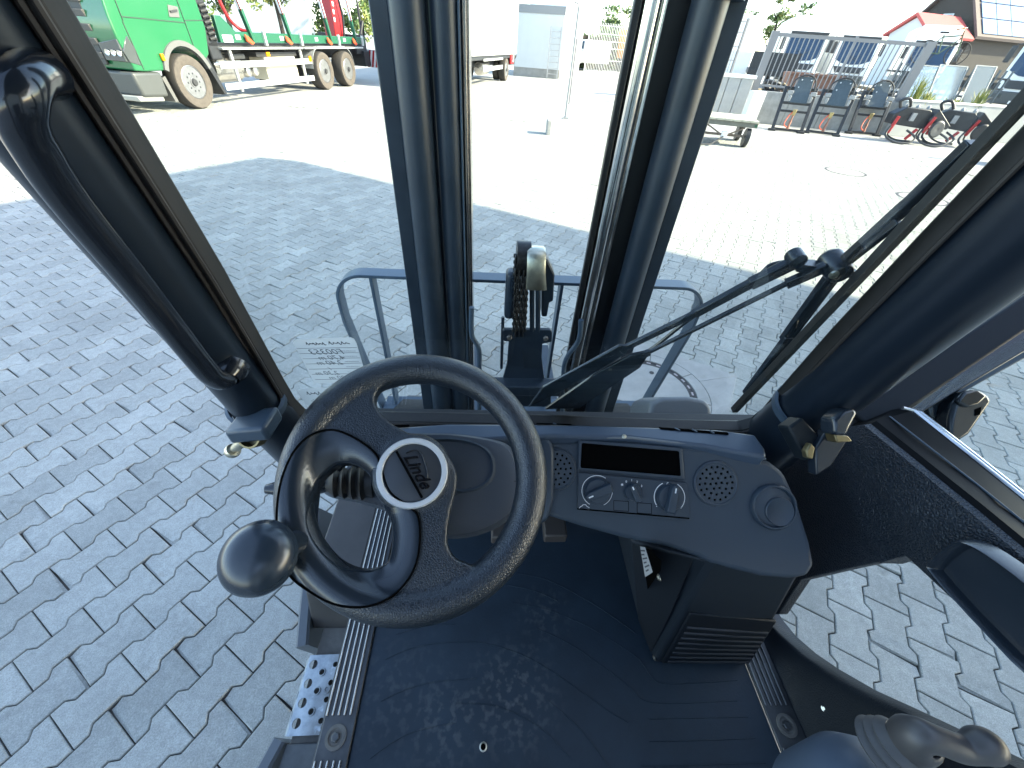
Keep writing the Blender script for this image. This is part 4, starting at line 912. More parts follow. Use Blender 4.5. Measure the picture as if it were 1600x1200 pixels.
b_ = MB(); b_.prism([CH(*p, .02) for p in ((462, 180), (480, 190), (525, 290), (515, 460), (490, 470), (475, 560), (440, 560), (440, 220))], (0, .05, 0)); b_.build('sheave_cheek', MAST, chh, bevel=.006)
for k in range(13):
    y = 165 + k*40; cpt = CH(312 - k*1.5, y, .0 + max(0, (3-k))*.006)
    b2 = MB()
    for dx in ((-.017, -.006, .006, .017) if k % 2 else (-.0115, .0, .0115)):
        b2.box(cpt + V((dx, 0, 0)), (.0046, .026, .038))
    b2.lathe(cpt, (1, 0, 0), [(.006, -.022), (.006, .022)], 8); b2.build('chain_link', CHAIN, chh, bevel=.004, seg=2)
b_ = MB(); b_.lathe(CH(320, 180, .03), (1, 0, 0), [(.045, -.018), (.045, .018)], 28); b_.build('sheave', CHAIN, chh)
gcv = [(405, 382, -.02), (405, 330, -.021), (405, 250, -.020), (407, 180, -.012), (408, 130, .004), (408, 112, .03), (410, 112, .06)]
sec = [(-.0155, .004), (-.0165, -.001), (-.012, -.0045), (0, -.0055), (.012, -.0045), (.0165, -.001), (.0155, .004), (0, -.0025)]
b_ = MB(); pts = smoothline([CH(*p) for p in gcv], 5); lp = []
for i, p in enumerate(pts):
    t = (pts[min(i+1, len(pts)-1)]-pts[max(0, i-1)]).normalized(); s = V((1, 0, 0)); u2 = s.cross(t).normalized(); k = 1.75 - .28*min(1, i/10) if i < 20 else 1.4
    lp.append([p + s*(a*k) - u2*b2 for a, b2 in sec])
b_.loft(lp, True, True, True); b_.build('chain_guide', ZINC, chh, smooth=60)
MB().tube([CH(190, 560, .03), CH(180, 890, .03)], .005, 8).build('hose_line', MAST, chh)
# rounded light housing on the right fender outside the screen
fc = [ad(x, y, .98) for x, y in ((1012, 652), (1018, 628), (1035, 620), (1075, 619), (1102, 624), (1112, 634), (1113, 650), (1108, 662), (1020, 664))]
b_ = MB(); b_.prism(fc, (.0, .10, -.10)); b_.build('fender_housing', mat('housing_grey', (.19, .20, .21), .45, bump=(300, .2)), FK, bevel=.012, seg=4)

# ================================================================== the rest of the yard
GREEN = mat('truck_green', (.010, .135, .052), .25, coat=.6, spec=.5)
DGREEN = mat('bunk_green', (.012, .10, .055), .4)
WHITEP = mat('white_paint', (.78, .78, .77), .35, vary=.04, vscale=3)
ALW = mat('light_alloy', (.62, .63, .63), .4, .5, vary=.12, vscale=8)
GRIL = mat('grille_dark', (.035, .036, .038), .5)
TYRE = mat('dusty_tyre', (.085, .072, .062), .85, vary=.3, vscale=12)
TREAD = mat('tyre_tread', (.035, .032, .03), .85)
RIMW = mat('silver_rim', (.20, .205, .215), .38, .5, vary=.2, vscale=8)
RED = mat('signal_red', (.40, .018, .022), .4)
ORNG = mat('amber_lens', (.8, .28, .0), .3)
ORED = mat('orange_red', (.7, .09, .03), .4)
BLACKP = mat('black_steel', (.022, .024, .028), .45, vary=.3, vscale=12)
SLATE = mat('slate_blue_steel', (.05, .075, .095), .45, vary=.2, vscale=10)
WSCR = mat('tinted_screen', (.012, .035, .075), .06, spec=.7)
GREYM = mat('galvanised_grey', (.30, .31, .32), .5, .4, vary=.15, vscale=10)
FPAINT = mat('fence_grey', (.22, .22, .23), .5)
CHROMED = mat('tank_steel', (.6, .58, .54), .25, .9)

def wheel_part(par, x, y, r, wd, sx=1, hub=True):
    o = V((x, y, r)); a = V((sx, 0, 0))
    w_ = MB().lathe(o, a, [(r*.60, -wd/2), (r*.94, -wd/2), (r, -wd*.36), (r, wd*.36), (r*.95, wd/2), (r*.80, wd*.52), (r*.62, wd*.46), (r*.60, wd*.3)], 36, cap=False).build('wheel', TREAD, par)
    MB().lathe(o, a, [(r*.985, wd*.37), (r*.955, wd*.515), (r*.81, wd*.535), (r*.63, wd*.475)], 36, cap=False).build('tyre_wall', TYRE, w_)
    MB().lathe(o, a, [(r*.62, wd*.46), (r*.585, wd*.49), (r*.56, wd*.36), (r*.50, wd*.10), (r*.40, wd*.30), (r*.22, wd*.38), (r*.20, wd*.5), (0, wd*.5)], 30).build('rim', RIMW, w_)
    if hub:
        b = MB()
        for k in range(10): t = 2*pi*k/10; b.lathe(o + V((sx*wd*.32, r*.33*cos(t), r*.33*sin(t))), a, [(r*.045, 0), (r*.04, .05), (0, .053)], 6)
        b.build('wheel_nuts', BLACKP, w_, kind='stuff')
        MB().lathe(o, a, [(r*.15, wd*.5), (r*.12, wd*.6), (0, wd*.6)], 16).build('hub_cap', GRIL, w_)

# ---- green timber truck
gt = thing('timber_truck', 'green timber truck with red and white bunk stakes parked beyond the left pillar', 'truck', (-7.182, 11.96, 0), -radians(12.5))
arch = [(.665*cos(radians(a)), .52 + .70*sin(radians(a))) for a in range(157, 24, -9)]
prof = [(-1.36, .78), (-1.44, 1.30), (-1.42, 1.62), (-1.30, 2.3), (-1.12, 3.5), (-.95, 3.75), (.98, 3.75), (.98, 1.50), (.80, 1.02)] + [p for p in reversed(arch)] + [(-.66, .76), (-1.10, .76)]
MB().prism([V((-.03, y, z)) for y, z in prof], (-2.44, 0, 0)).build('cab', GREEN, gt, bevel=.07, seg=4)
wheel_part(gt, -.17, 0, .52, .34); wheel_part(gt, -.17, 5.75, .52, .40); wheel_part(gt, -.17, 7.35, .52, .40)
for y in (0, 5.75, 7.35): MB().lathe((-2.2, y, .52), (1, 0, 0), [(.52, -.2), (.52, .2), (.3, .2), (0, .2)], 24).build('wheel', TREAD, gt)
b = MB(); pts = [V((-.02, .675*cos(radians(a)), .52 + .71*sin(radians(a)))) for a in range(160, 10, -10)]
b.sweep(pts, [(-.05, -.06), (.05, -.06), (.05, .035), (-.05, .035)], (1, 0, 0)); b.build('arch_trim', mat('arch_grey', (.12, .12, .12), .55), gt)
b = MB(); b.prism([V((-.04, -.80, .30)), V((-.04, -1.42, .34)), V((-.04, -1.46, .76)), V((-.04, -.76, .74))], (-2.4, 0, 0)); b.build('bumper', mat('bumper_grey', (.07, .075, .075), .4), gt, bevel=.05, seg=3)
b = MB(); b.prism([V((-.10, -.9, .22)), V((-.10, -1.50, .26)), V((-.10, -1.52, .36)), V((-.10, -.9, .33))], (-2.3, 0, 0)); b.build('bumper_lip', mat('lip_silver', (.38, .38, .36), .35, .3), gt, bevel=.02)
b = MB(); b.prism([V((-.018, -1.18, .86)), V((-.018, -1.40, .92)), V((-.018, -1.44, 1.10)), V((-.018, -1.30, 1.26)), V((-.018, -1.20, 1.34)), V((-.018, -1.16, 1.15))], (-.42, 0, 0)); b.prism([V((-.05, -1.455, .93)), V((-.5, -1.475, .93)), V((-.5, -1.475, 1.2)), V((-.05, -1.455, 1.28))], (0, .05, 0)); hl = b.build('headlight', mat('lamp_glass', (.05, .06, .06), .08, coat=1), gt, bevel=.01)
for k in range(3): MB().lathe((-.10-k*.14, -1.475, 1.06), (0, -1, 0), [(.055, 0), (.05, .012), (.03, .004), (0, .003)], 16).build('lamp_reflector', CHROMED, hl)
b = MB(); b.prism([V((-.022, -1.15, .80)), V((-.022, -1.15, 1.55)), V((-.022, -1.165, 1.55)), V((-.022, -1.165, .80))], (-.02, 0, 0)); b.build('panel_gap', GRIL, gt)
b = MB(); b.prism([V((-.55, -1.40, .85)), V((-1.95, -1.40, .85)), V((-1.95, -1.34, 2.2)), V((-.55, -1.34, 2.2))], (0, -.05, 0)); gr = b.build('grille', GRIL, gt, bevel=.01)
for k in range(6):
    z = .95 + k*.21; MB().prism([V((-.52, -1.47+.01*k, z)), V((-1.98, -1.47+.01*k, z)), V((-1.98, -1.50+.01*k, z+.10)), V((-.52, -1.50+.01*k, z+.10))], (0, .06, .01)).build('grille_slat', mat('slat_grey', (.075, .075, .075), .45), gr, bevel=.008)
b = MB(); b.prism([V((-.3, -1.30, 2.45)), V((-2.2, -1.30, 2.45)), V((-2.2, -1.12, 3.4)), V((-.3, -1.12, 3.4))], (0, -.03, 0)); b.build('windscreen', WSCR, gt)
b = MB(); b.prism([V((-.028, y, z)) for y, z in ((-1.0, 2.05), (.30, 2.05), (.34, 3.1), (-.75, 3.1))], (.004, 0, 0)); b.build('side_window', WSCR, gt)
b = MB()
for p, q in (((-1.14, 1.55), (-1.0, 3.3)), ((.40, .98), (.42, 3.4)), ((-1.14, 1.62), (.42, 1.58)), ((.42, 1.62), (.96, 1.64))): b.bar((-.026, *p), (-.026, *q), .012, .016, (1, 0, 0))
b.build('door_seam', GRIL, gt)
b = MB(); b.prism([V((-.026, y, z)) for y, z in ((.02, 1.66), (.30, 1.66), (.36, 1.84), (.10, 1.86))], (.012, 0, 0)); dh = b.build('door_handle', mat('arch_grey', (.12, .12, .12), .55), gt, bevel=.01)
MB().bar((.0, .08, 1.75), (.0, .28, 1.78), .03, .03).build('handle_bar', GRIL, dh)
MB().box((.0, -.60, .99), (.05, .07, .12)).build('marker_lamp', ORNG, gt, bevel=.01)
b = MB(); b.prism([V((-.1, .62, .98)), V((-.1, .80, .98)), V((-.1, 1.02, .22)), V((-.1, .94, .20))], (-.45, 0, 0)); b.build('mudguard', BLACKP, gt, bevel=.01)
b = MB(); b.prism([V((-.14, -.70, .62)), V((-.14, -.60, .66)), V((-.14, -.52, .18)), V((-.14, -.60, .18))], (-.4, 0, 0)); b.build('mudflap', mat('arch_grey', (.12, .12, .12), .55), gt)
b = MB(); b.box((-1.25, 1.18, 2.1), (2.2, .36, 2.4)); b.build('cab_back', BLACKP, gt, bevel=.03)
b = MB()
for k in range(7): b.tube([(-.12, 1.12, 1.3+k*.1), (-.05, 1.2, 1.33+k*.1), (-.12, 1.3, 1.3+k*.1)], .035, 8)
b.build('air_hoses', GRIL, gt, kind='stuff')
b = MB(); b.box((-1.75, 5.0, .95), (.12, 8.4, .28)); b.box((-.75, 5.0, .95), (.12, 8.4, .28)); b.box((-1.25, 2, .95), (1, .12, .24)); b.box((-1.25, 8.8, .95), (1, .12, .24)); b.build('chassis_rails', BLACKP, gt)
b = MB(); b.prism([V((-.05, y, z)) for y, z in ((1.35, 1.24), (9.2, 1.24), (9.2, 1.44), (2.0, 1.46), (1.62, 1.75), (1.40, 1.75))], (-.10, 0, 0)); bm_ = b.build('bunk_beam', DGREEN, gt, bevel=.012)
for k in range(4): MB().box((-.045, 2.0+k*1.85, 1.35), (.012, .18, .10)).build('beam_plate', ALW, bm_)
b = MB(); b.box((-.28, 3.05, 1.13), (.52, 3.5, .05)); b.box((-.28, 6.9, 1.13), (.52, 4.0, .05)); b.build('walkway', ALW, gt, bevel=.01)
MB().box((-.045, 1.62, 1.32), (.012, .34, .14)).build('name_plate', WHITEP, gt)
for z, y0, y1 in ((.80, 1.05, 5.15), (.36, 1.0, 5.1)): MB().box((-.06, (y0+y1)/2, z), (.03, y1-y0, .14)).build('guard_rail', ALW, gt, bevel=.006)
for y in (1.6, 4.7): MB().box((-.10, y, .66), (.05, .07, .86)).build('guard_post', ALW, gt)
MB().lathe((-.6, 1.15, .72), (0, 1, 0), [(.0, 0), (.30, .02), (.33, .06), (.33, 1.0), (.30, 1.04), (0, 1.06)], 28).build('fuel_tank', CHROMED, gt)
for y in (2.25, 2.55): MB().lathe((-.5, y, .62), (1, 0, 0), [(.0, -.3), (.10, -.28), (.13, -.2), (.13, .2), (.10, .28), (0, .3)], 20).build('air_tank', CHROMED, gt)
b = MB(); b.box((-.45, 3.75, .66), (.5, 1.5, .52)); b.build('tool_box', mat('cream_box', (.58, .54, .44), .4), gt, bevel=.02)
b = MB(); b.box((-.45, 3.7, .98), (.45, 1.9, .10)); b.box((-.4, 2.0, .95), (.3, .6, .1)); b.build('mounting_shelf', GRIL, gt)
for y in (3.0,): MB().box((-.03, y, 1.0), (.03, .14, .09)).build('marker_lamp', ORNG, gt)
MB().box((-.03, 5.06, .86), (.03, .12, .14)).build('marker_lamp', ORNG, gt)
b = MB(); b.sweep([V((-.2, 5.75+.62*cos(radians(a)), .55+.62*sin(radians(a)))) for a in range(175, 80, -12)] + [V((-.2, 7.3, 1.17))] + [V((-.2, 7.35+.62*cos(radians(a)), .55+.62*sin(radians(a)))) for a in range(80, -5, -12)], [(-.3, -.02), (.2, -.02), (.2, .02), (-.3, .02)], (1, 0, 0)) if False else None
pts = [V((-.22, 5.75+.62*cos(radians(a)), .55+.60*sin(radians(a)))) for a in range(178, 82, -12)] + [V((-.22, 7.35+.62*cos(radians(a)), .55+.60*sin(radians(a)))) for a in range(90, -4, -12)]
b = MB(); b.loft([[p + V((dx, 0, dz)) for p in pts] for dx, dz in ((.2, 0), (.2, .03), (-.25, .03), (-.25, 0))], False); b.build('wheel_cover', GREYM, gt)
for y in (2.49, 4.24, 6.55, 8.35):
    s1_ = MB(); s1_.bar((-.03, y+.06, 1.24), (-.03, y-.10, 1.92), .10, .09, (0, 1, 0)); st = s1_.build('stake_socket', DGREEN, gt, bevel=.012)
    MB().bar((-.03, y-.10, 1.88), (-.05, y-.62, 4.0), .085, .07, (0, 1, 0)).build('stake', WHITEP, st)
    MB().bar((.012, y-.135, 1.88), (-.008, y-.655, 4.0), .035, .006, (0, 1, 0)).build('red_stripe', RED, st)
    b = MB(); b.prism([V((.0, y-.30, 1.42)), V((.0, y-.16, 1.36)), V((.0, y+.0, 1.24)), V((.0, y-.10, 1.20)), V((.0, y-.28, 1.28))], (.05, 0, 0)); b.build('lashing_winch', ORED, st, bevel=.015)
    MB().box((-.02, y+.55, 1.34), (.06, .08, .30)).build('strap_bracket', ALW, st)
for y in (3.35, 4.75): MB().tube(smoothline([(-2.3, y-.55, 4.0), (-2.3, y-.2, 2.0), (-2.2, y+.1, 1.5), (-1.9, y+.2, 1.42)], 5), .05, 8).build('stake', RED, gt)
b = MB(); b.prism([V((-1.0, 8.7, 1.2)), V((-1.0, 9.4, 1.2)), V((-1.0, 9.6, 4.2)), V((-1.0, 8.9, 4.2))], (-.45, 0, 0)); cr = b.build('crane_boom', RED, gt, bevel=.03)
b = MB()
for k in range(7): b.box((-.99, 8.80+.035*k, 1.9+k*.22), (.012, .10, .13))
b.build('boom_marks', WHITEP, cr, kind='stuff')
MB().tube(smoothline([(-.9, 9.15, 1.4), (-.85, 9.2, 2.0), (-.85, 9.1, 2.6), (-.9, 9.25, 3.4)], 5), .045, 8).build('hydraulic_hose', BLACKP, cr)
b = MB(); b.box((-1.3, 9.7, 1.2), (1.6, .9, .6)); b.box((-.7, 9.9, .75), (.6, .5, .5)); b.tube([(-.5, 9.6, 1.3), (-.4, 9.9, 1.9), (-.6, 10.2, 1.4)], .06, 8); b.tube([(-.5, 9.9, 1.5), (-.5, 9.9, 2.5)], .05, 8); b.build('crane_base', BLACKP, gt, bevel=.02)
b = MB(); b.box((-.35, 10.25, .75), (.5, .06, .6)); bb = b.build('warning_board', WHITEP, gt)
for k in range(3): MB().prism([V((-.58+k*.17, 10.21, .47)), V((-.50+k*.17, 10.21, .47)), V((-.36+k*.17, 10.21, 1.03)), V((-.44+k*.17, 10.21, 1.03))], (0, -.008, 0)).build('red_band', RED, bb)
b = MB(); b.box((-1.25, 5.0, 1.2), (2.2, 8.0, .06)); b.build('load_floor', BLACKP, gt)

# ---- white box truck, only its rear half in view between the mast rails
bt = thing('box_truck', 'white box truck seen between the mast rails with a red tail lamp block', 'truck', (.642, 26.86, 0), -radians(14.6))
MB().box((-1.25, -2.0, 2.40), (2.5, 8.4, 2.60)).build('box_body', WHITEP, bt, bevel=.03)
b = MB(); b.box((-1.25, -2.0, 1.02), (2.3, 8.2, .14)); b.box((-.7, -2.6, .80), (.14, 9.0, .28)); b.box((-1.8, -2.6, .80), (.14, 9.0, .28)); b.build('chassis', BLACKP, bt)
wheel_part(bt, -.2, 0, .48, .34); wheel_part(bt, -.2, -1.0 if False else -6.9, .48, .32)
MB().lathe((-.55, 0, .48), (1, 0, 0), [(.46, -.15), (.46, .12), (0, .12)], 24).build('wheel', TREAD, bt)
MB().lathe((-2.2, 0, .48), (1, 0, 0), [(.46, -.3), (.46, .2), (0, .2)], 24).build('wheel', TREAD, bt)
MB().box((-.06, -2.6, .62), (.03, 3.6, .16)).build('guard_rail', ALW, bt); MB().box((-.06, -2.6, .95), (.03, 3.6, .08)).build('guard_rail', ALW, bt)
MB().lathe((-.45, -3.9, .62), (0, 1, 0), [(0, 0), (.24, .03), (.26, .1), (.26, 1.1), (.24, 1.17), (0, 1.2)], 20).build('air_tank', CHROMED, bt)
b = MB(); b.box((-.40, 1.55, .85), (.7, 1.0, .40)); b.build('tail_bracket', GRIL, bt)
MB().box((-.08, 1.35, .88), (.10, .70, .38)).build('tail_lamp', RED, bt, bevel=.02); MB().box((-.025, 1.55, .92), (.02, .16, .30)).build('lamp_reflector', WHITEP, bt)
MB().tube(smoothline([(-.1, 2.0, .95), (-.02, 2.2, 1.05), (-.1, 2.3, .9)], 5), .03, 8).build('hook', BLACKP, bt)
b = MB(); b.box((-1.25, -7.15, 1.75), (2.4, 1.7, 2.3)); b.build('cab', WHITEP, bt, bevel=.1, seg=3)

# ---- white tower block, hall wall, ladder, pole, kerb block
tb = thing('tower_block', 'pale block building with a grey parapet band behind the white box truck', 'building', (1.1, 31.6, 0), -.22)
MB().box((1.5, 1.6, 1.7), (2.9, 3.2, 2.5)).build('wall', mat('pale_wall', (.52, .55, .56), .8, vary=.05, vscale=2), tb)
MB().box((1.5, 1.6, 3.12), (2.98, 3.28, .36)).build('parapet', mat('parapet_grey', (.22, .23, .235), .6), tb)
MB().box((1.5, 1.6, .23), (2.86, 3.16, .46)).build('plinth', mat('plinth_grey', (.25, .25, .24), .8, vary=.2, vscale=3), tb)
wh = thing('hall', 'sunlit white hall wall behind the leaning ladder', 'building', (4.05, 31.1, 0), .30)
MB().box((.65, 3, 2.2), (1.3, 6, 4.4)).build('wall', WHITEP, wh)
MB().box((.65, 2.98, 4.5), (1.4, 6.1, .2)).build('roof_edge', GREYM, wh)
ld = thing('ladder', 'grey aluminium ladder standing against the pale block building', 'ladder', (3.55, 30.75, 0), 0)
for x in (-.32, .30): MB().bar((x, -.12, 0), (x, .12, 2.42), .05, .06).build('stile', GREYM, ld)
for k in range(8): z = .25+k*.28; MB().tube([(-.32, -.12+.1*z, z), (.30, -.12+.1*z, z)], .014, 8).build('rung', GREYM, ld)
po = thing('lamp_pole', 'slim pale grey pole standing alone in the yard between the mast rails', 'pole', (2.185, 14.24, 0), 0)
MB().tube([(0, 0, 0), (0, 0, 2.45)], .034, 12).build('shaft', GREYM, po); MB().tube(smoothline([(0, 0, 2.4), (-.03, 0, 2.52), (-.14, 0, 2.54)], 4), .02, 8).build('arm', GREYM, po); MB().box((0, 0, .02), (.16, .16, .04)).build('foot_plate', GREYM, po)
MB().box((.05, .03, 1.1), (.05, .06, 1.5)).build('cable_duct', mat('duct_grey', (.2, .2, .22), .6), po)
kb_ = MB().box((0, 0, .15), (.10, .34, .30)).build('kerb_block', CONC, None, bevel=.012); kb_.location = (1.36, 11.4, 0); tag(kb_, 'short concrete block standing upright in the sunny yard left of the pole', 'concrete block')

# ---- trees
def tree(loc, h, r, seed, cols, label, group, n=900, leaf=.16, zc=.62):
    rg = random.Random(seed); t = thing('tree', label, 'tree', loc, 0, group)
    MB().tube(smoothline([(0, 0, 0), (.05*h*.2, 0, h*.3), (0, .05, h*.6), (.05, 0, h*.85)], 4), [h*.03*(1-i/13) + .015 for i in range(13)], 8).build('trunk', mat('bark', (.035, .028, .022), .9, vary=.3, vscale=10), t)
    for k in range(5):
        a = rg.random()*6.28; z0 = h*(.35+.08*k); MB().tube([(0, 0, z0), (cos(a)*r*.4, sin(a)*r*.4, z0+h*.12), (cos(a)*r*.75, sin(a)*r*.75, z0+h*.18)], [h*.012, h*.008, h*.003], 6).build('limb', mat('bark', (.035, .028, .022), .9), t)
    b = MB(); cl = [(V((rg.gauss(0, .42)*r, rg.gauss(0, .42)*r, h*zc + rg.gauss(0, .16)*h)), rg.uniform(.22, .42)*r) for k in range(15)]
    for k in range(n):
        c, cr_ = cl[rg.randrange(len(cl))]; d = V((rg.gauss(0, 1), rg.gauss(0, 1), rg.gauss(0, .8))).normalized()*cr_*rg.random()**.45; p = c+d
        if p.z > h: p.z = h - rg.random()*.3
        u_ = V((rg.gauss(0, 1), rg.gauss(0, 1), rg.gauss(0, 1))).normalized(); v_ = u_.orthogonal().normalized(); s = leaf*rg.uniform(.6, 1.4)
        b.mi = rg.randrange(len(cols)); b.add([p - u_*s, p + v_*s*.5, p + u_*s, p - v_*s*.5], [(0, 1, 2, 3)])
    b.build('crown', cols, t, smooth=0, fix=False)
    return t
def leafm(n, c):
    m = mat(n, c, .6); 
    bs = m.node_tree.nodes['Principled BSDF']; bs.inputs['Subsurface Weight'].default_value = 0
    return m
LV = [leafm('leaf_dark', (.035, .075, .02)), leafm('leaf_mid', (.065, .12, .03)), leafm('leaf_light', (.12, .17, .04))]
LY = [leafm('leaf_mid', (.065, .12, .03)), leafm('leaf_light', (.12, .17, .04)), leafm('leaf_yellow', (.20, .21, .05))]
tree((-16.9, 34, 0), 5.2, 1.5, 1, LY, 'leafy tree against the white hall just behind the green truck cab', 'trees beyond the green truck', 1500, .12, .58)
tree((-13.7, 34, 0), 5.4, 1.2, 2, LY, 'thin leafy tree over the middle stakes of the green truck', 'trees beyond the green truck', 900, .12, .62)
tree((-11.0, 35.0, 0), 6.0, 1.7, 3, LV, 'dense tree between the white hall and the red crane boom', 'trees beyond the green truck', 2600, .13, .45)
tree((-6.8, 34, 0), 6.2, 2.0, 4, LY, 'bright yellow-green tree just left of the left mast rail', 'trees beyond the green truck', 1800, .13, .42)
wl_ = thing('long_hall', 'white hall wall behind the stakes of the green truck', 'building', (-22.9, 37.2, 0), -.05)
MB().box((5.2, 4, 3.2), (10.4, 8, 6.4)).build('wall', WHITEP, wl_); MB().box((5.2, 4, 6.5), (10.6, 8.2, .2)).build('roof', GREYM, wl_)
tree((11.3, 52, 0), 4.7, 2.6, 5, LV, 'round tree behind the mesh fence between the mast rails', 'trees on the skyline', 1500, .18, .6)
tree((28.4, 60, 0), 5.7, 1.2, 6, LV, 'smallest of the skyline trees above the parked vehicles', 'trees on the skyline', 500, .16, .75)
tree((32.4, 60, 0), 6.9, 1.7, 7, LY, 'yellow-green tree rising behind the white lorry roofs', 'trees on the skyline', 1100, .18, .78)
tree((35.0, 60, 0), 6.7, 1.2, 8, LV, 'darker thin tree right of the yellow-green one', 'trees on the skyline', 600, .17, .78)
tree((24.6, 60, 0), 5.7, 1.6, 9, LV, 'tree just right of the right mast rail', 'trees on the skyline', 900, .18, .7)

# ---- mesh fence far behind, van and container beyond it
def mesh_fence(loc, rz, L_, h, nb, rails, label, m=None, cat='fence', name='mesh_fence', bw=.012):
    m = m or GREYM; t = thing(name, label, cat, loc, rz)
    for k in range(nb): x = L_*k/(nb-1); MB().box((x, 0, h/2+.05), (bw, bw, h-.1)).build('fence_bar', m, t, smooth=0)
    for z in rails: MB().box((L_/2, -.02, z), (L_, .014, .03)).build('fence_rail', m, t, smooth=0)
    for x in (-.05, L_+.05): MB().box((x, 0, h/2), (.07, .07, h)).build('fence_post', m, t)
    return t
mesh_fence((6.9, 38.1, 0), .3, 4.6, 3.0, 34, (.25, .9, 1.6, 2.0, 2.4, 2.85), 'tall pale mesh fence far off between the mast rails', WHITEP, bw=.02)
hg = thing('hedge', 'dark clipped hedge behind the tall mesh fence', 'hedge', (7.6, 46.5, 0), .3)
rg = random.Random(31); b = MB()
for k in range(2600):
    p = V((rg.uniform(-1, 8), rg.uniform(-.5, .5), rg.uniform(.1, 2.5))); u_ = V((rg.gauss(0, 1), rg.gauss(0, 1), rg.gauss(0, 1))).normalized(); v_ = u_.orthogonal().normalized(); s_ = rg.uniform(.10, .2)
    b.mi = rg.randrange(2); b.add([p - u_*s_, p + v_*s_*.6, p + u_*s_, p - v_*s_*.6], [(0, 1, 2, 3)])
b.build('foliage', LV[:2], hg, smooth=0, fix=False)
MB().box((3.5, 0, 1.2), (9, .7, 2.3)).build('twigs', mat('bark', (.035, .028, .022), .9), hg)
vn = thing('van', 'white van behind the tall mesh fence', 'van', (8.0, 43.5, 0), .25)
MB().box((.7, 1, 1.30), (2.6, 2.4, 1.5)).build('body', WHITEP, vn, bevel=.12, seg=3); MB().box((-1.2, 1, .95), (1.4, 2.2, .9)).build('bonnet', WHITEP, vn, bevel=.12, seg=3)
MB().prism([(-1.15, -.13, 1.45), (-.62, -.22, 1.45), (-.60, -.22, 1.95), (-.9, -.2, 1.95)], (0, .05, 0)).build('window', WSCR, vn)
for x in (-1.2, 1.3): MB().lathe((x, 0, .34), (0, -1, 0), [(.34, -.1), (.34, .1), (.2, .1), (0, .08)], 20).build('wheel', TREAD, vn)
oc = thing('container', 'orange skip container behind the mesh fence', 'container', (12.0, 44.0, 0), .1)
MB().prism([(-.9, 0, 1.0), (.9, 0, 1.0), (1.05, 0, 2.9), (-1.05, 0, 2.9)], (0, 1.6, 0)).build('body', mat('orange_paint', (.75, .28, .04), .5), oc, bevel=.03); MB().box((0, .8, .5), (1.6, 1.4, 1.0)).build('base', GRIL, oc)

# ---- flat trailer cart
ca = thing('cart', 'low wooden-topped cart on four small wheels in the sunny yard', 'cart', (5.98, 11.9, 0), -radians(16))
MB().box((0, 0, .47), (1.42, 1.16, .10)).build('frame', mat('cart_frame', (.14, .14, .12), .7, vary=.3, vscale=8), ca, bevel=.01)
wood = mat('pale_boards', (.44, .42, .34), .85, vary=.25, vscale=6)
for k in range(7): MB().box((-.60+k*.20, 0, .545), (.19, 1.22, .045)).build('board', wood, ca, bevel=.005)
for x in (-.56, .56):
    for y in (-.48, .5): MB().lathe((x, y, .20), (1, 0, 0), [(.20, -.05), (.20, .05), (.10, .055), (0, .05)], 20).build('wheel', BLACKP, ca)
b = MB(); b.bar((-.5, -.48, .22), (.5, -.48, .22), .05, .05); b.bar((-.45, -.5, .40), (0, -.62, .20), .04, .03); b.bar((.45, -.5, .40), (0, -.62, .20), .04, .03); b.build('axle', mat('rusty_steel', (.20, .16, .13), .7, .3), ca)
MB().box((0, -.60, .24), (.14, .10, .14)).build('coupling', WHITEP, ca, bevel=.01)
MB().tube([(0, -.62, .2), (-.3, -.95, .05), (-.75, -1.15, .03)], .02, 8).build('drawbar', BLACKP, ca)
for x in (-.66, .66): MB().lathe((x*1.0, -.585, .47), (0, -1, 0), [(.028, 0), (.028, .01), (0, .012)], 12).build('corner_ring', DGREEN, ca)

# ---- right-hand boundary: cabinets, mesh panel, white pillar, concrete wall with railing
cb = thing('sheet_cabinet', 'grey ribbed sheet-metal cabinet with a white top edge behind the cart', 'cabinet', (7.35, 16.2, 0), -.12)
for k in range(3): MB().box((.22+k*.42, .2, .60), (.40, .4, 1.2)).build('panel', mat('sheet_grey', (.36, .36, .35), .5, vary=.1), cb, bevel=.015)
MB().box((.64, .2, 1.24), (1.34, .46, .09)).build('top_edge', WHITEP, cb)
mesh_fence((7.3, 19.2, .5), .1, 2.0, 2.3, 18, (.3, .7, 1.1, 1.5, 1.9, 2.2), 'pale double-rod mesh fence panel left of the railing', FPAINT, bw=.014)
cr_ = thing('crate', 'turquoise crate stacked behind the pale mesh fence panel', 'crate', (8.3, 22.5, 0), .1)
MB().box((0, .3, 1.75), (.9, .6, .45)).build('box', mat('turquoise', (.05, .42, .36), .5), cr_, bevel=.03); MB().box((0, .3, .75), (.9, .6, 1.5)).build('pallet_stack', CONC, cr_); MB().box((0, -.02, 1.95), (.95, .04, .06)).build('rim', mat('turquoise', (.05, .42, .36), .5), cr_)
wp = MB().box((0, 0, .46), (.42, .3, .92)).build('wall_pillar', WHITEP, None, bevel=.01); wp.location = (8.62, 15.55, 0); tag(wp, 'white block pillar at the left end of the concrete wall', 'pillar')
w0, w1 = V((8.95, 16.15, 0)), V((13.35, 15.25, 0)); wd_ = (w1-w0); wa = atan2(wd_.y, wd_.x); wL = wd_.length
cw = thing('concrete_wall', 'long board-marked concrete wall behind the leaning black frames', 'wall', w0, wa)
bmark = mat('board_marked_concrete', (.27, .275, .27), .85, vary=.3, vscale=4, bump=(60, .5))
for k in range(4): MB().box((wL*(k+.5)/4, .12, .45), (wL/4-.012, .24, .90)).build('wall_panel', bmark, cw, bevel=.008)
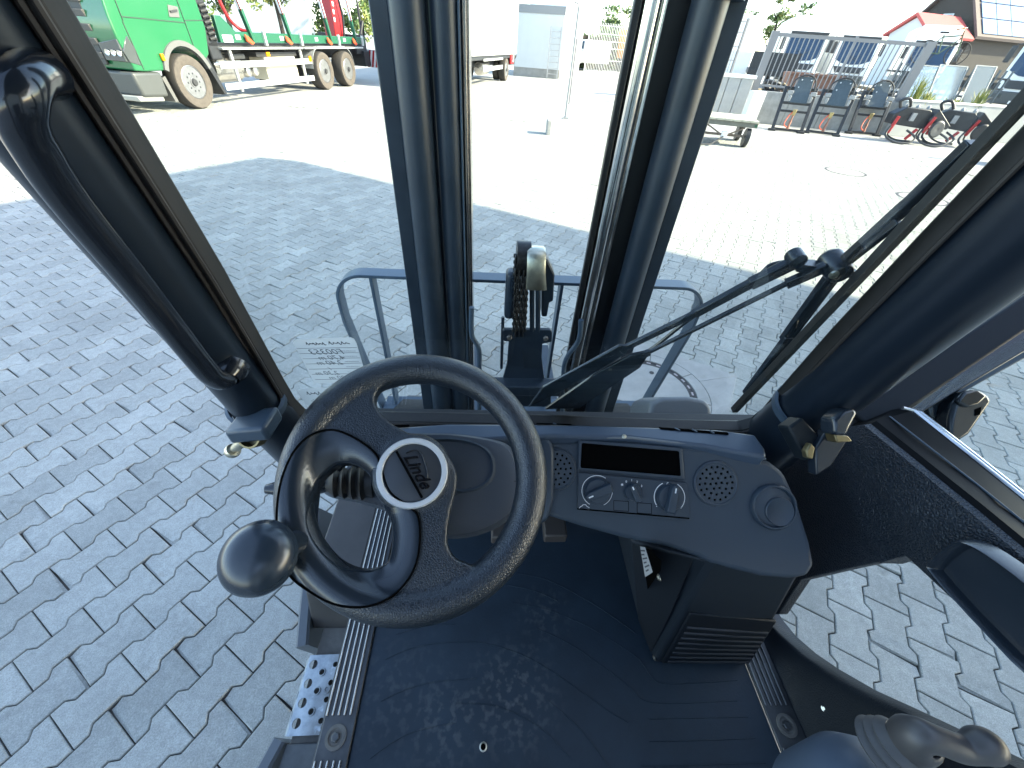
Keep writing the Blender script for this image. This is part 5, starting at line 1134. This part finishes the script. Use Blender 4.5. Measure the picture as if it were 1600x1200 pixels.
rl = thing('railing', 'grey steel bar railing standing on the concrete wall', 'railing', w0 + V((0, .05, .9)), wa)
for k in range(30): x = .10 + (wL-.2)*k/29; MB().box((x, .12, .76), (.026, .026, 1.30)).build('fence_bar', FPAINT, rl, smooth=0)
for z, hh_ in ((.14, .06), (1.42, .09)): MB().box((wL/2, .12, z), (wL, .05, hh_)).build('fence_rail', FPAINT, rl)
MB().box((wL*.52, .13, .80), (.07, .06, 1.45)).build('fence_post', FPAINT, rl)
MB().box((-.10, .12, .70), (.22, .10, 1.60)).build('fence_post', FPAINT, rl); MB().box((wL-.02, .10, .35), (.26, .10, 2.30)).build('fence_post', FPAINT, rl)
w2_ = thing('low_wall', 'smooth pale grey low wall below the planted bed on the right', 'wall', (13.35, 15.02, 0), .03)
MB().box((2.4, .12, .48), (4.8, .24, .96)).build('wall_panel', mat('smooth_concrete', (.36, .37, .37), .8, vary=.12, vscale=2), w2_, bevel=.01); MB().box((2.4, .12, .985), (4.84, .28, .05)).build('coping', WHITEP, w2_, bevel=.008)
bedp = sheet('planting_bed', 13.3, 20, 15.2, 19.0, .90, mat('gravel_soil', (.30, .26, .2), .95, vary=.4, vscale=5))
# leaning glass panes in the bed
for k, (x, y, wd2, h2, lab) in enumerate(((13.95, 15.5, .9, .95, 'leftmost of the glass panes standing in the planted bed'), (14.9, 15.55, 1.0, 1.0, 'middle one of the glass panes standing in the planted bed'), (15.95, 15.5, .75, 1.05, 'rightmost of the glass panes standing in the planted bed'))):
    t = thing('glass_pane', lab, 'glass pane', (x, y, .9), .05, 'glass panes in the planted bed')
    MB().prism([(-wd2/2, 0, .1), (wd2/2, 0, .1), (wd2/2, .25, h2), (-wd2/2, .25, h2)], (0, .012, .003)).build('pane', glass('bed_glass', (.72, .84, .88), 1.6, .12), t)
    b = MB()
    for p, q in (((-wd2/2, 0, .1), (wd2/2, 0, .1)), ((wd2/2, 0, .1), (wd2/2, .25, h2)), ((wd2/2, .25, h2), (-wd2/2, .25, h2)), ((-wd2/2, .25, h2), (-wd2/2, 0, .1))): b.bar(p, q, .025, .025)
    b.build('frame', GREYM, t)
def tuft(loc, h, n, seed, label):
    rg = random.Random(seed); b = MB()
    for k in range(n):
        a = rg.random()*6.28; l = h*rg.uniform(.6, 1.1); s = rg.uniform(.1, .5)*h; o = V((rg.gauss(0, .08), rg.gauss(0, .05), 0)); wv = V((-sin(a), cos(a), 0))*.012
        p1, p2 = o + V((cos(a)*s*.4, sin(a)*s*.4, l*.65)), o + V((cos(a)*s, sin(a)*s, l)); b.mi = rg.randrange(2)
        b.add([o - wv, o + wv, p1 + wv, p1 - wv, p2], [(0, 1, 2, 3), (3, 2, 4)])
    o = b.build('grass_tuft', [mat('blade_green', (.14, .19, .03), .6), mat('blade_yellow', (.32, .30, .07), .6)], None, smooth=0, fix=False); o.location = loc; tag(o, label, 'plant', 'grass tufts in the planted bed')
tuft((13.75, 15.25, .9), .72, 60, 1, 'tall grass tuft at the left end of the planted bed')
tuft((14.15, 15.22, .9), .36, 60, 2, 'low spreading grass tuft beside the tall one'); tuft((15.9, 15.2, .9), .50, 60, 3, 'grass tuft at the right end of the planted bed'); tuft((15.1, 15.2, .9), .22, 40, 4, 'smallest grass tuft in front of the middle glass pane')

# ---- three black steel frames leaning on the wall
def steel_frame():
    t = thing('hoist_frame', 'left of the three black steel frames leaning on the concrete wall', 'steel frame', (9.42, 14.45, 0), -radians(18), 'black steel frames at the wall')
    for x in (-.43, .43): MB().bar((x, 0, .02), (x, .42, 1.12), .09, .06, (0, 1, 0)).build('upright', BLACKP, t, bevel=.006)
    for z, h in ((.05, .07), (.52, .06), (.72, .07), (1.08, .08)): MB().box((0, .382*z-.0, z), (.92, .05, h)).build('crossbar', BLACKP, t, bevel=.005)
    for x in (-.46, .40): MB().box((x, -.06, .03), (.20, .16, .06)).build('foot', BLACKP, t, bevel=.006)
    pl_ = MB().prism([(-.25, .22, .74), (.28, .22, .74), (.24, .42, 1.38), (-.17, .42, 1.38)], (0, .05, -.01)).build('plate', SLATE, t, bevel=.008)
    for x, z in ((-.10, 1.30), (.16, 1.30), (-.12, 1.12)): MB().lathe((x, .30+.1*(z-1), z), (0, -1, .3), [(.018, 0), (.018, .01), (0, .012)], 8).build('plate_bolt', ALW, pl_)
    for s in (-1, 1):
        b = MB(); b.box((.04+s*.33, .28, .98), (.16, .10, .10)); b.box((.04+s*.30, .25, .84), (.08, .10, .14)); b.build('slide_block', GREYM, t, bevel=.012)
    MB().tube(smoothline([(-.34, .30, 1.0), (-.30, .32, 1.26), (-.1, .36, 1.40), (.12, .38, 1.41), (.30, .34, 1.28), (.36, .30, 1.05)], 5), .022, 8).build('hose', BLACKP, t)
    b = MB(); b.lathe((.0, .02, .06), (.1, .35, 1), [(.035, 0), (.045, .05), (.03, .12), (.04, .2), (.02, .3), (.03, .42), (.012, .5)], 12); b.build('hydraulic_ram', mat('ram_rust', (.26, .12, .08), .5, .3), t)
    MB().box((.03, .17, .50), (.10, .09, .16)).build('valve', mat('brass_valve', (.42, .33, .16), .4, .7), t, bevel=.01)
    MB().tube(smoothline([(-.05, .0, .12), (-.16, -.02, .2), (-.1, .1, .4), (.02, .18, .55)], 5), .014, 8).build('hose', ORED, t)
    return t
f0 = steel_frame()
dup(f0, (10.55, 14.35, 0), -radians(26), 'middle one of the three black steel frames leaning on the wall'); dup(f0, (12.38, 14.92, 0), -radians(14), 'right of the three black steel frames, standing apart from the others')

# ---- black and red grabs on the ground
def grab(loc, rz, label):
    t = thing('log_grab', label, 'machine attachment', loc, rz, 'black and red grabs on the ground')
    MB().prism([(-.6, .1, .45), (.45, .1, .38), (.55, .1, .62), (.30, .1, .86), (-.35, .1, .88), (-.62, .1, .70)], (0, .35, 0)).build('body', BLACKP, t, bevel=.02)
    MB().prism([(.35, .0, .60), (.95, .0, .42), (1.02, .0, .52), (.45, .0, .90)], (0, .5, 0)).build('cover_plate', BLACKP, t, bevel=.02)
    for x in (-.62, .30): MB().tube(smoothline([(x, -.05, .40), (x-.05, -.15, .18), (x+.15, -.35, .05), (x+.55, -.38, .06), (x+.72, -.25, .20), (x+.5, -.05, .34)], 5), .027, 8).build('tine', BLACKP, t)
    for x in (-.35, .5): MB().tube(smoothline([(x, .4, .42), (x+.05, .45, .15), (x+.3, .3, .04), (x+.6, .1, .05)], 5), .024, 8).build('tine', BLACKP, t)
    for x, z, a in ((-.55, .42, .2), (.02, .30, 1.3), (.38, .50, .5)): MB().tube([(x, .02, z-.2), (x+.16*sin(a), .0, z+.22*cos(a)+.02)], .045, 12).build('hydraulic_ram', RED, t)
    MB().tube(smoothline([(-.5, .2, .85), (-.62, .15, 1.02), (-.42, .15, 1.08), (-.25, .2, .9)], 5), .04, 8).build('hose', BLACKP, t); MB().box((-.1, .06, .66), (.12, .06, .20)).build('type_plate', GREYM, t)
    for x in (-.3, .0, .3): MB().lathe((x, .28, .86), (0, 0, 1), [(.05, 0), (.05, .05), (.02, .09), (0, .09)], 10).build('fitting', GREYM, t)
    MB().lathe((.62, -.08, .42), (.2, -1, .1), [(.20, 0), (.22, .03), (.18, .06), (.06, .06), (0, .05)], 20).build('disc', BLACKP, t)
    return t
ga = grab((12.72, 13.62, 0), -radians(12), 'left of the black and red grabs lying below the low wall')
dup(ga, (14.15, 13.7, 0), -radians(30), 'right-hand black and red grab overlapped by the wiper blade')
dup(ga, (13.6, 10.6, 0), -radians(50), 'grab half hidden behind the right windscreen seal')

# ---- vehicles beyond the railing
def lorry(loc, rz, label):
    t = thing('lorry', label, 'lorry', loc, rz, 'white lorries parked beyond the railing')
    pr_ = [(-.15, .55), (-.22, 1.2), (-.12, 1.85), (.15, 3.15), (.45, 3.35), (2.0, 3.35), (2.0, .55)]
    MB().prism([V((-1.15, y, z)) for y, z in pr_], (2.3, 0, 0)).build('cab', WHITEP, t, bevel=.10, seg=3)
    MB().prism([(-1.02, -.09, 1.98), (-.6, -.13, 1.80), (0, -.15, 1.74), (.6, -.13, 1.80), (1.02, -.09, 1.98), (1.0, .14, 3.0), (-1.0, .14, 3.0)], (0, -.03, -.005)).build('windscreen', WSCR, t)
    MB().box((0, .14, 3.12), (2.2, .30, .14)).build('sun_visor', GRIL, t, bevel=.02)
    g_ = MB().prism([(-.95, -.19, 1.62), (.95, -.19, 1.62), (.75, -.24, 1.30), (-.75, -.24, 1.30)], (0, -.03, 0)).build('grille', GRIL, t, bevel=.01)
    MB().box((0, -.24, .95), (2.25, .16, .50)).build('bumper', mat('bumper_grey', (.07, .075, .075), .4), t, bevel=.05)
    MB().box((0, -.33, .80), (.52, .02, .12)).build('number_plate', WHITEP, t)
    for s in (-1, 1):
        MB().box((s*.85, -.30, 1.02), (.42, .08, .18)).build('headlight', mat('lamp_glass', (.35, .38, .38), .08), t, bevel=.03)
        m_ = MB().box((s*1.38, -.10, 2.55), (.22, .14, .62)).build('mirror', GRIL, t, bevel=.04); MB().tube([(s*1.15, .1, 2.95), (s*1.36, -.05, 2.9)], .03, 6).build('mirror_arm', GRIL, m_)
        MB().bar((s*.15-.35*s, -.155, 1.95), (s*.55-.2*s, -.10, 2.25), .02, .02, (0, 1, 0)).build('wiper', GRIL, t)
        MB().lathe((s*1.02, .9, .5), (s, 0, 0), [(.5, -.15), (.5, .1), (.3, .12), (0, .05)], 24).build('wheel', TREAD, t); MB().lathe((s*1.0, 5.6, .5), (s, 0, 0), [(.5, -.15), (.5, .1), (.3, .12), (0, .05)], 24).build('wheel', TREAD, t)
    MB().box((0, 4.6, .95), (.9, 6.6, .3)).build('chassis', BLACKP, t)
    MB().prism([(-1.1, .75, 3.36), (1.1, .75, 3.36), (1.05, 1.7, 4.05), (-1.05, 1.7, 4.05)], (0, .35, -.1)).build('roof_deflector', WHITEP, t, bevel=.08, seg=3)
    MB().box((0, 5.2, 2.55), (2.45, 6.2, 2.7)).build('box_body', WHITEP, t, bevel=.04)
    return t
l0 = lorry((20.35, 33.2, 0), -.42, 'left of the two white lorries facing the railing head-on')
dup(l0, (24.1, 33.4, 0), -.42, 'right of the two white lorries facing the railing head-on')
dup(l0, (25.6, 22.6, 0), -.95, 'white lorry at the right edge, close behind the planted bed')
dup(l0, (28.6, 32.6, 0), -.62, 'farther white lorry seen between the railing and the house gable')
bv = thing('box_van', 'white box van whose roof shows over the mesh fence panel', 'van', (15.0, 33.5, 0), -.35)
MB().box((.9, 3, 2.35), (2.3, 6, 2.7)).build('box_body', WHITEP, bv, bevel=.04); MB().box((.9, -.7, 1.4), (2.0, 1.6, 1.4)).build('cab', WHITEP, bv, bevel=.15, seg=3); MB().prism([(-.05, -1.40, 1.4), (1.85, -1.40, 1.4), (1.7, -1.0, 2.05), (.1, -1.0, 2.05)], (0, -.1, 0)).build('windscreen', WSCR, bv)
for s in (-.1, 1.9): MB().lathe((s, -.6, .4), (1, 0, 0), [(.4, -.1), (.4, .1), (0, .1)], 20).build('wheel', TREAD, bv); MB().lathe((s, 4, .4), (1, 0, 0), [(.4, -.1), (.4, .1), (0, .1)], 20).build('wheel', TREAD, bv)
dk_ = thing('trailer', 'dark flatbed trailer standing between the mesh panel and the white lorries', 'trailer', (15.2, 27.0, 0), -.45)
MB().box((0, 2, 1.15), (2.3, 4.6, .25)).build('bed', BLACKP, dk_, bevel=.02); MB().box((0, -.2, 1.5), (2.3, .1, 1.0)).build('headboard', BLACKP, dk_)
for s in (-1, 1):
    for y in (.3, 2.6): MB().lathe((s*.95, y, .48), (s, 0, 0), [(.48, -.15), (.48, .1), (.3, .1), (0, .06)], 22).build('wheel', TREAD, dk_)
MB().box((-.7, -.3, .9), (.3, .05, .14)).build('marker_board', ORNG, dk_)
sk = thing('skip', 'rust-brown steel skip seen through the railing', 'skip', (13.7, 20.6, 0), -.3)
MB().prism([(-.8, 0, .25), (.8, 0, .25), (1.05, 0, 1.35), (-1.05, 0, 1.35)], (0, 1.3, 0)).build('body', mat('rust_brown', (.20, .10, .07), .75, vary=.35, vscale=5), sk, bevel=.02)
for s in (-.6, .6): MB().box((s, .65, .14), (.12, 1.2, .24)).build('runner', BLACKP, sk)
MB().box((0, -.02, 1.32), (2.12, .06, .08)).build('rim', mat('rust_brown', (.20, .10, .07), .75), sk)
for k, (x, y, lab) in enumerate(((11.2, 19.0, 'tangled pile of straps and hoses left of the skip'), (16.3, 20.5, 'pile of dark machine parts right of the skip'))):
    rg = random.Random(20+k); t = thing('scrap_pile', lab, 'scrap pile', (x, y, 0), 0)
    for q in range(12):
        p = [V((rg.gauss(0, .5), rg.gauss(0, .3), .15+rg.random()*.9)) for _ in range(4)]
        MB().tube(smoothline(p, 5), rg.uniform(.03, .09), 8).build('hose' if k == 0 else 'machine_part', (mat('tan_hose', (.22, .17, .11), .8), BLACKP, GREYM)[rg.randrange(3) if k else rg.randrange(2)], t)
    MB().box((0, .1, .25), (1.2, .7, .5)).build('pallet', mat('dull_wood', (.2, .16, .12), .9), t)
# racks of dark machinery behind the glass panes
for k, (x, y, lab) in enumerate(((15.0, 18.2, 'left dark slatted machine rack behind the glass panes'), (17.6, 18.4, 'right dark slatted machine rack behind the glass panes'))):
    t = thing('machine_rack', lab, 'rack', (x, y, .9), -.2, 'machine racks behind the glass panes')
    for z in (.15, .45, .75): MB().box((.9, .2, z), (2.0, .5, .06)).build('shelf', BLACKP, t)
    for q in range(9): MB().box((.05+q*.22, -.06, .5), (.05, .05, 1.0)).build('slat', SLATE, t)
    for q in range(5): MB().box((.2+q*.36, .2, .56), (.22, .3, .16)).build('part_crate', (GREYM, BLACKP, WHITEP)[q % 3], t)

# ---- bicycle on the bed
bi = thing('bicycle', 'black bicycle with tan handlebar grips standing on the left machine rack', 'bicycle', (16.45, 18.35, 1.90), -.55)
for x in (-.5, .5):
    ringp = [(x+.33*cos(2*pi*i/28), 0, .34+.33*sin(2*pi*i/28)) for i in range(28)]
    wq = MB().tube(ringp, .018, 6, closed=True).build('wheel', TREAD, bi)
    b = MB()
    for i in range(12): b.bar((x, 0, .34), (x+.32*cos(pi*i/6), 0, .34+.32*sin(pi*i/6)), .004, .004, (0, 1, 0))
    b.build('spokes', GREYM, wq, kind='stuff')
b = MB()
for p, q in (((-.5, .34), (-.18, .80)), ((-.5, .34), (-.05, .32)), ((-.05, .32), (-.2, .85)), ((-.05, .32), (.34, .78)), ((-.17, .78), (.32, .84)), ((.5, .34), (.30, .98))): b.tube([(p[0], 0, p[1]), (q[0], 0, q[1])], .02, 8)
b.build('frame', mat('bike_green', (.08, .12, .06), .35), bi); MB().box((-.22, 0, .90), (.26, .13, .05)).build('saddle', BLACKP, bi, bevel=.02)
hb_ = MB().tube(smoothline([(.2, -.3, 1.02), (.3, -.15, 1.04), (.3, .15, 1.04), (.2, .3, 1.02)], 4), .014, 8).build('handlebar', GREYM, bi)
for s in (-1, 1): MB().tube([(.20, s*.3, 1.02), (.12, s*.34, 1.01)], .022, 8).build('grip', mat('tan_grip', (.5, .22, .08), .7), hb_)

# ---- houses on the right skyline
hs = thing('house', 'dark brown gabled house with solar panels on its roof', 'house', (55.1, 68.9, 0), -1.40)
gab = [(0, 0, 0), (9, 0, 0), (9, 0, 5.6), (4.5, 0, 10.8), (0, 0, 5.6)]
MB().prism(gab, (0, 15, 0)).build('wall', mat('dark_boarding', (.05, .043, .038), .85, vary=.2, vscale=3), hs)
rf = MB().prism([(4.5, -.5, 10.85), (9.7, -.5, 4.85), (9.8, -.5, 5.1), (4.5, -.5, 11.15)], (0, 16, 0)).build('roof', mat('roof_tile', (.13, .10, .09), .8), hs)
MB().prism([(4.5, -.5, 10.85), (-.7, -.5, 4.85), (-.8, -.5, 5.1), (4.5, -.5, 11.15)], (0, 16, 0)).build('roof', mat('roof_tile', (.13, .10, .09), .8), hs)
sd = V((5.2, 0, -6.0)); nrm_ = V((6.0, 0, 5.2)).normalized()
for i in range(4):
    for j in range(6):
        a = V((4.5, .3+j*2.3, 10.85)) + sd*(.04+i*.23) + nrm_*.27; MB().prism([a, a + sd*.215, a + sd*.215 + V((0, 2.2, 0)), a + V((0, 2.2, 0))], nrm_*.06).build('solar_panel', mat('solar_cells', (.12, .2, .34), .15, .2), rf)
for x, z in ((3.0, 3.6), (4.6, 6.4), (6.2, 3.6)): 
    wn_ = MB().box((x, -.04, z), (1.3, .1, 1.5)).build('window_frame', mat('pale_frame', (.5, .55, .55), .5), hs); MB().box((x, -.10, z), (1.05, .04, 1.25)).build('window_pane', WSCR, wn_)
hr = thing('house', 'small white house with a red roof left of the dark house', 'house', (48.4, 62.7, 0), -1.35)
MB().prism([(0, 0, 0), (4.6, 0, 0), (4.6, 0, 4.9), (2.3, 0, 6.3), (0, 0, 4.9)], (0, 6, 0)).build('wall', mat('house_white', (.6, .6, .6), .8), hr)
redr = mat('red_roof', (.50, .09, .08), .6, vary=.15, vscale=4)
MB().prism([(2.3, -.4, 6.75), (2.3, -.4, 6.45), (-.5, -.4, 4.6), (-.6, -.4, 4.8)], (0, 7, 0)).build('roof', redr, hr); MB().prism([(2.3, -.4, 6.75), (2.3, -.4, 6.45), (5.2, -.4, 4.6), (5.3, -.4, 4.8)], (0, 7, 0)).build('roof', redr, hr)
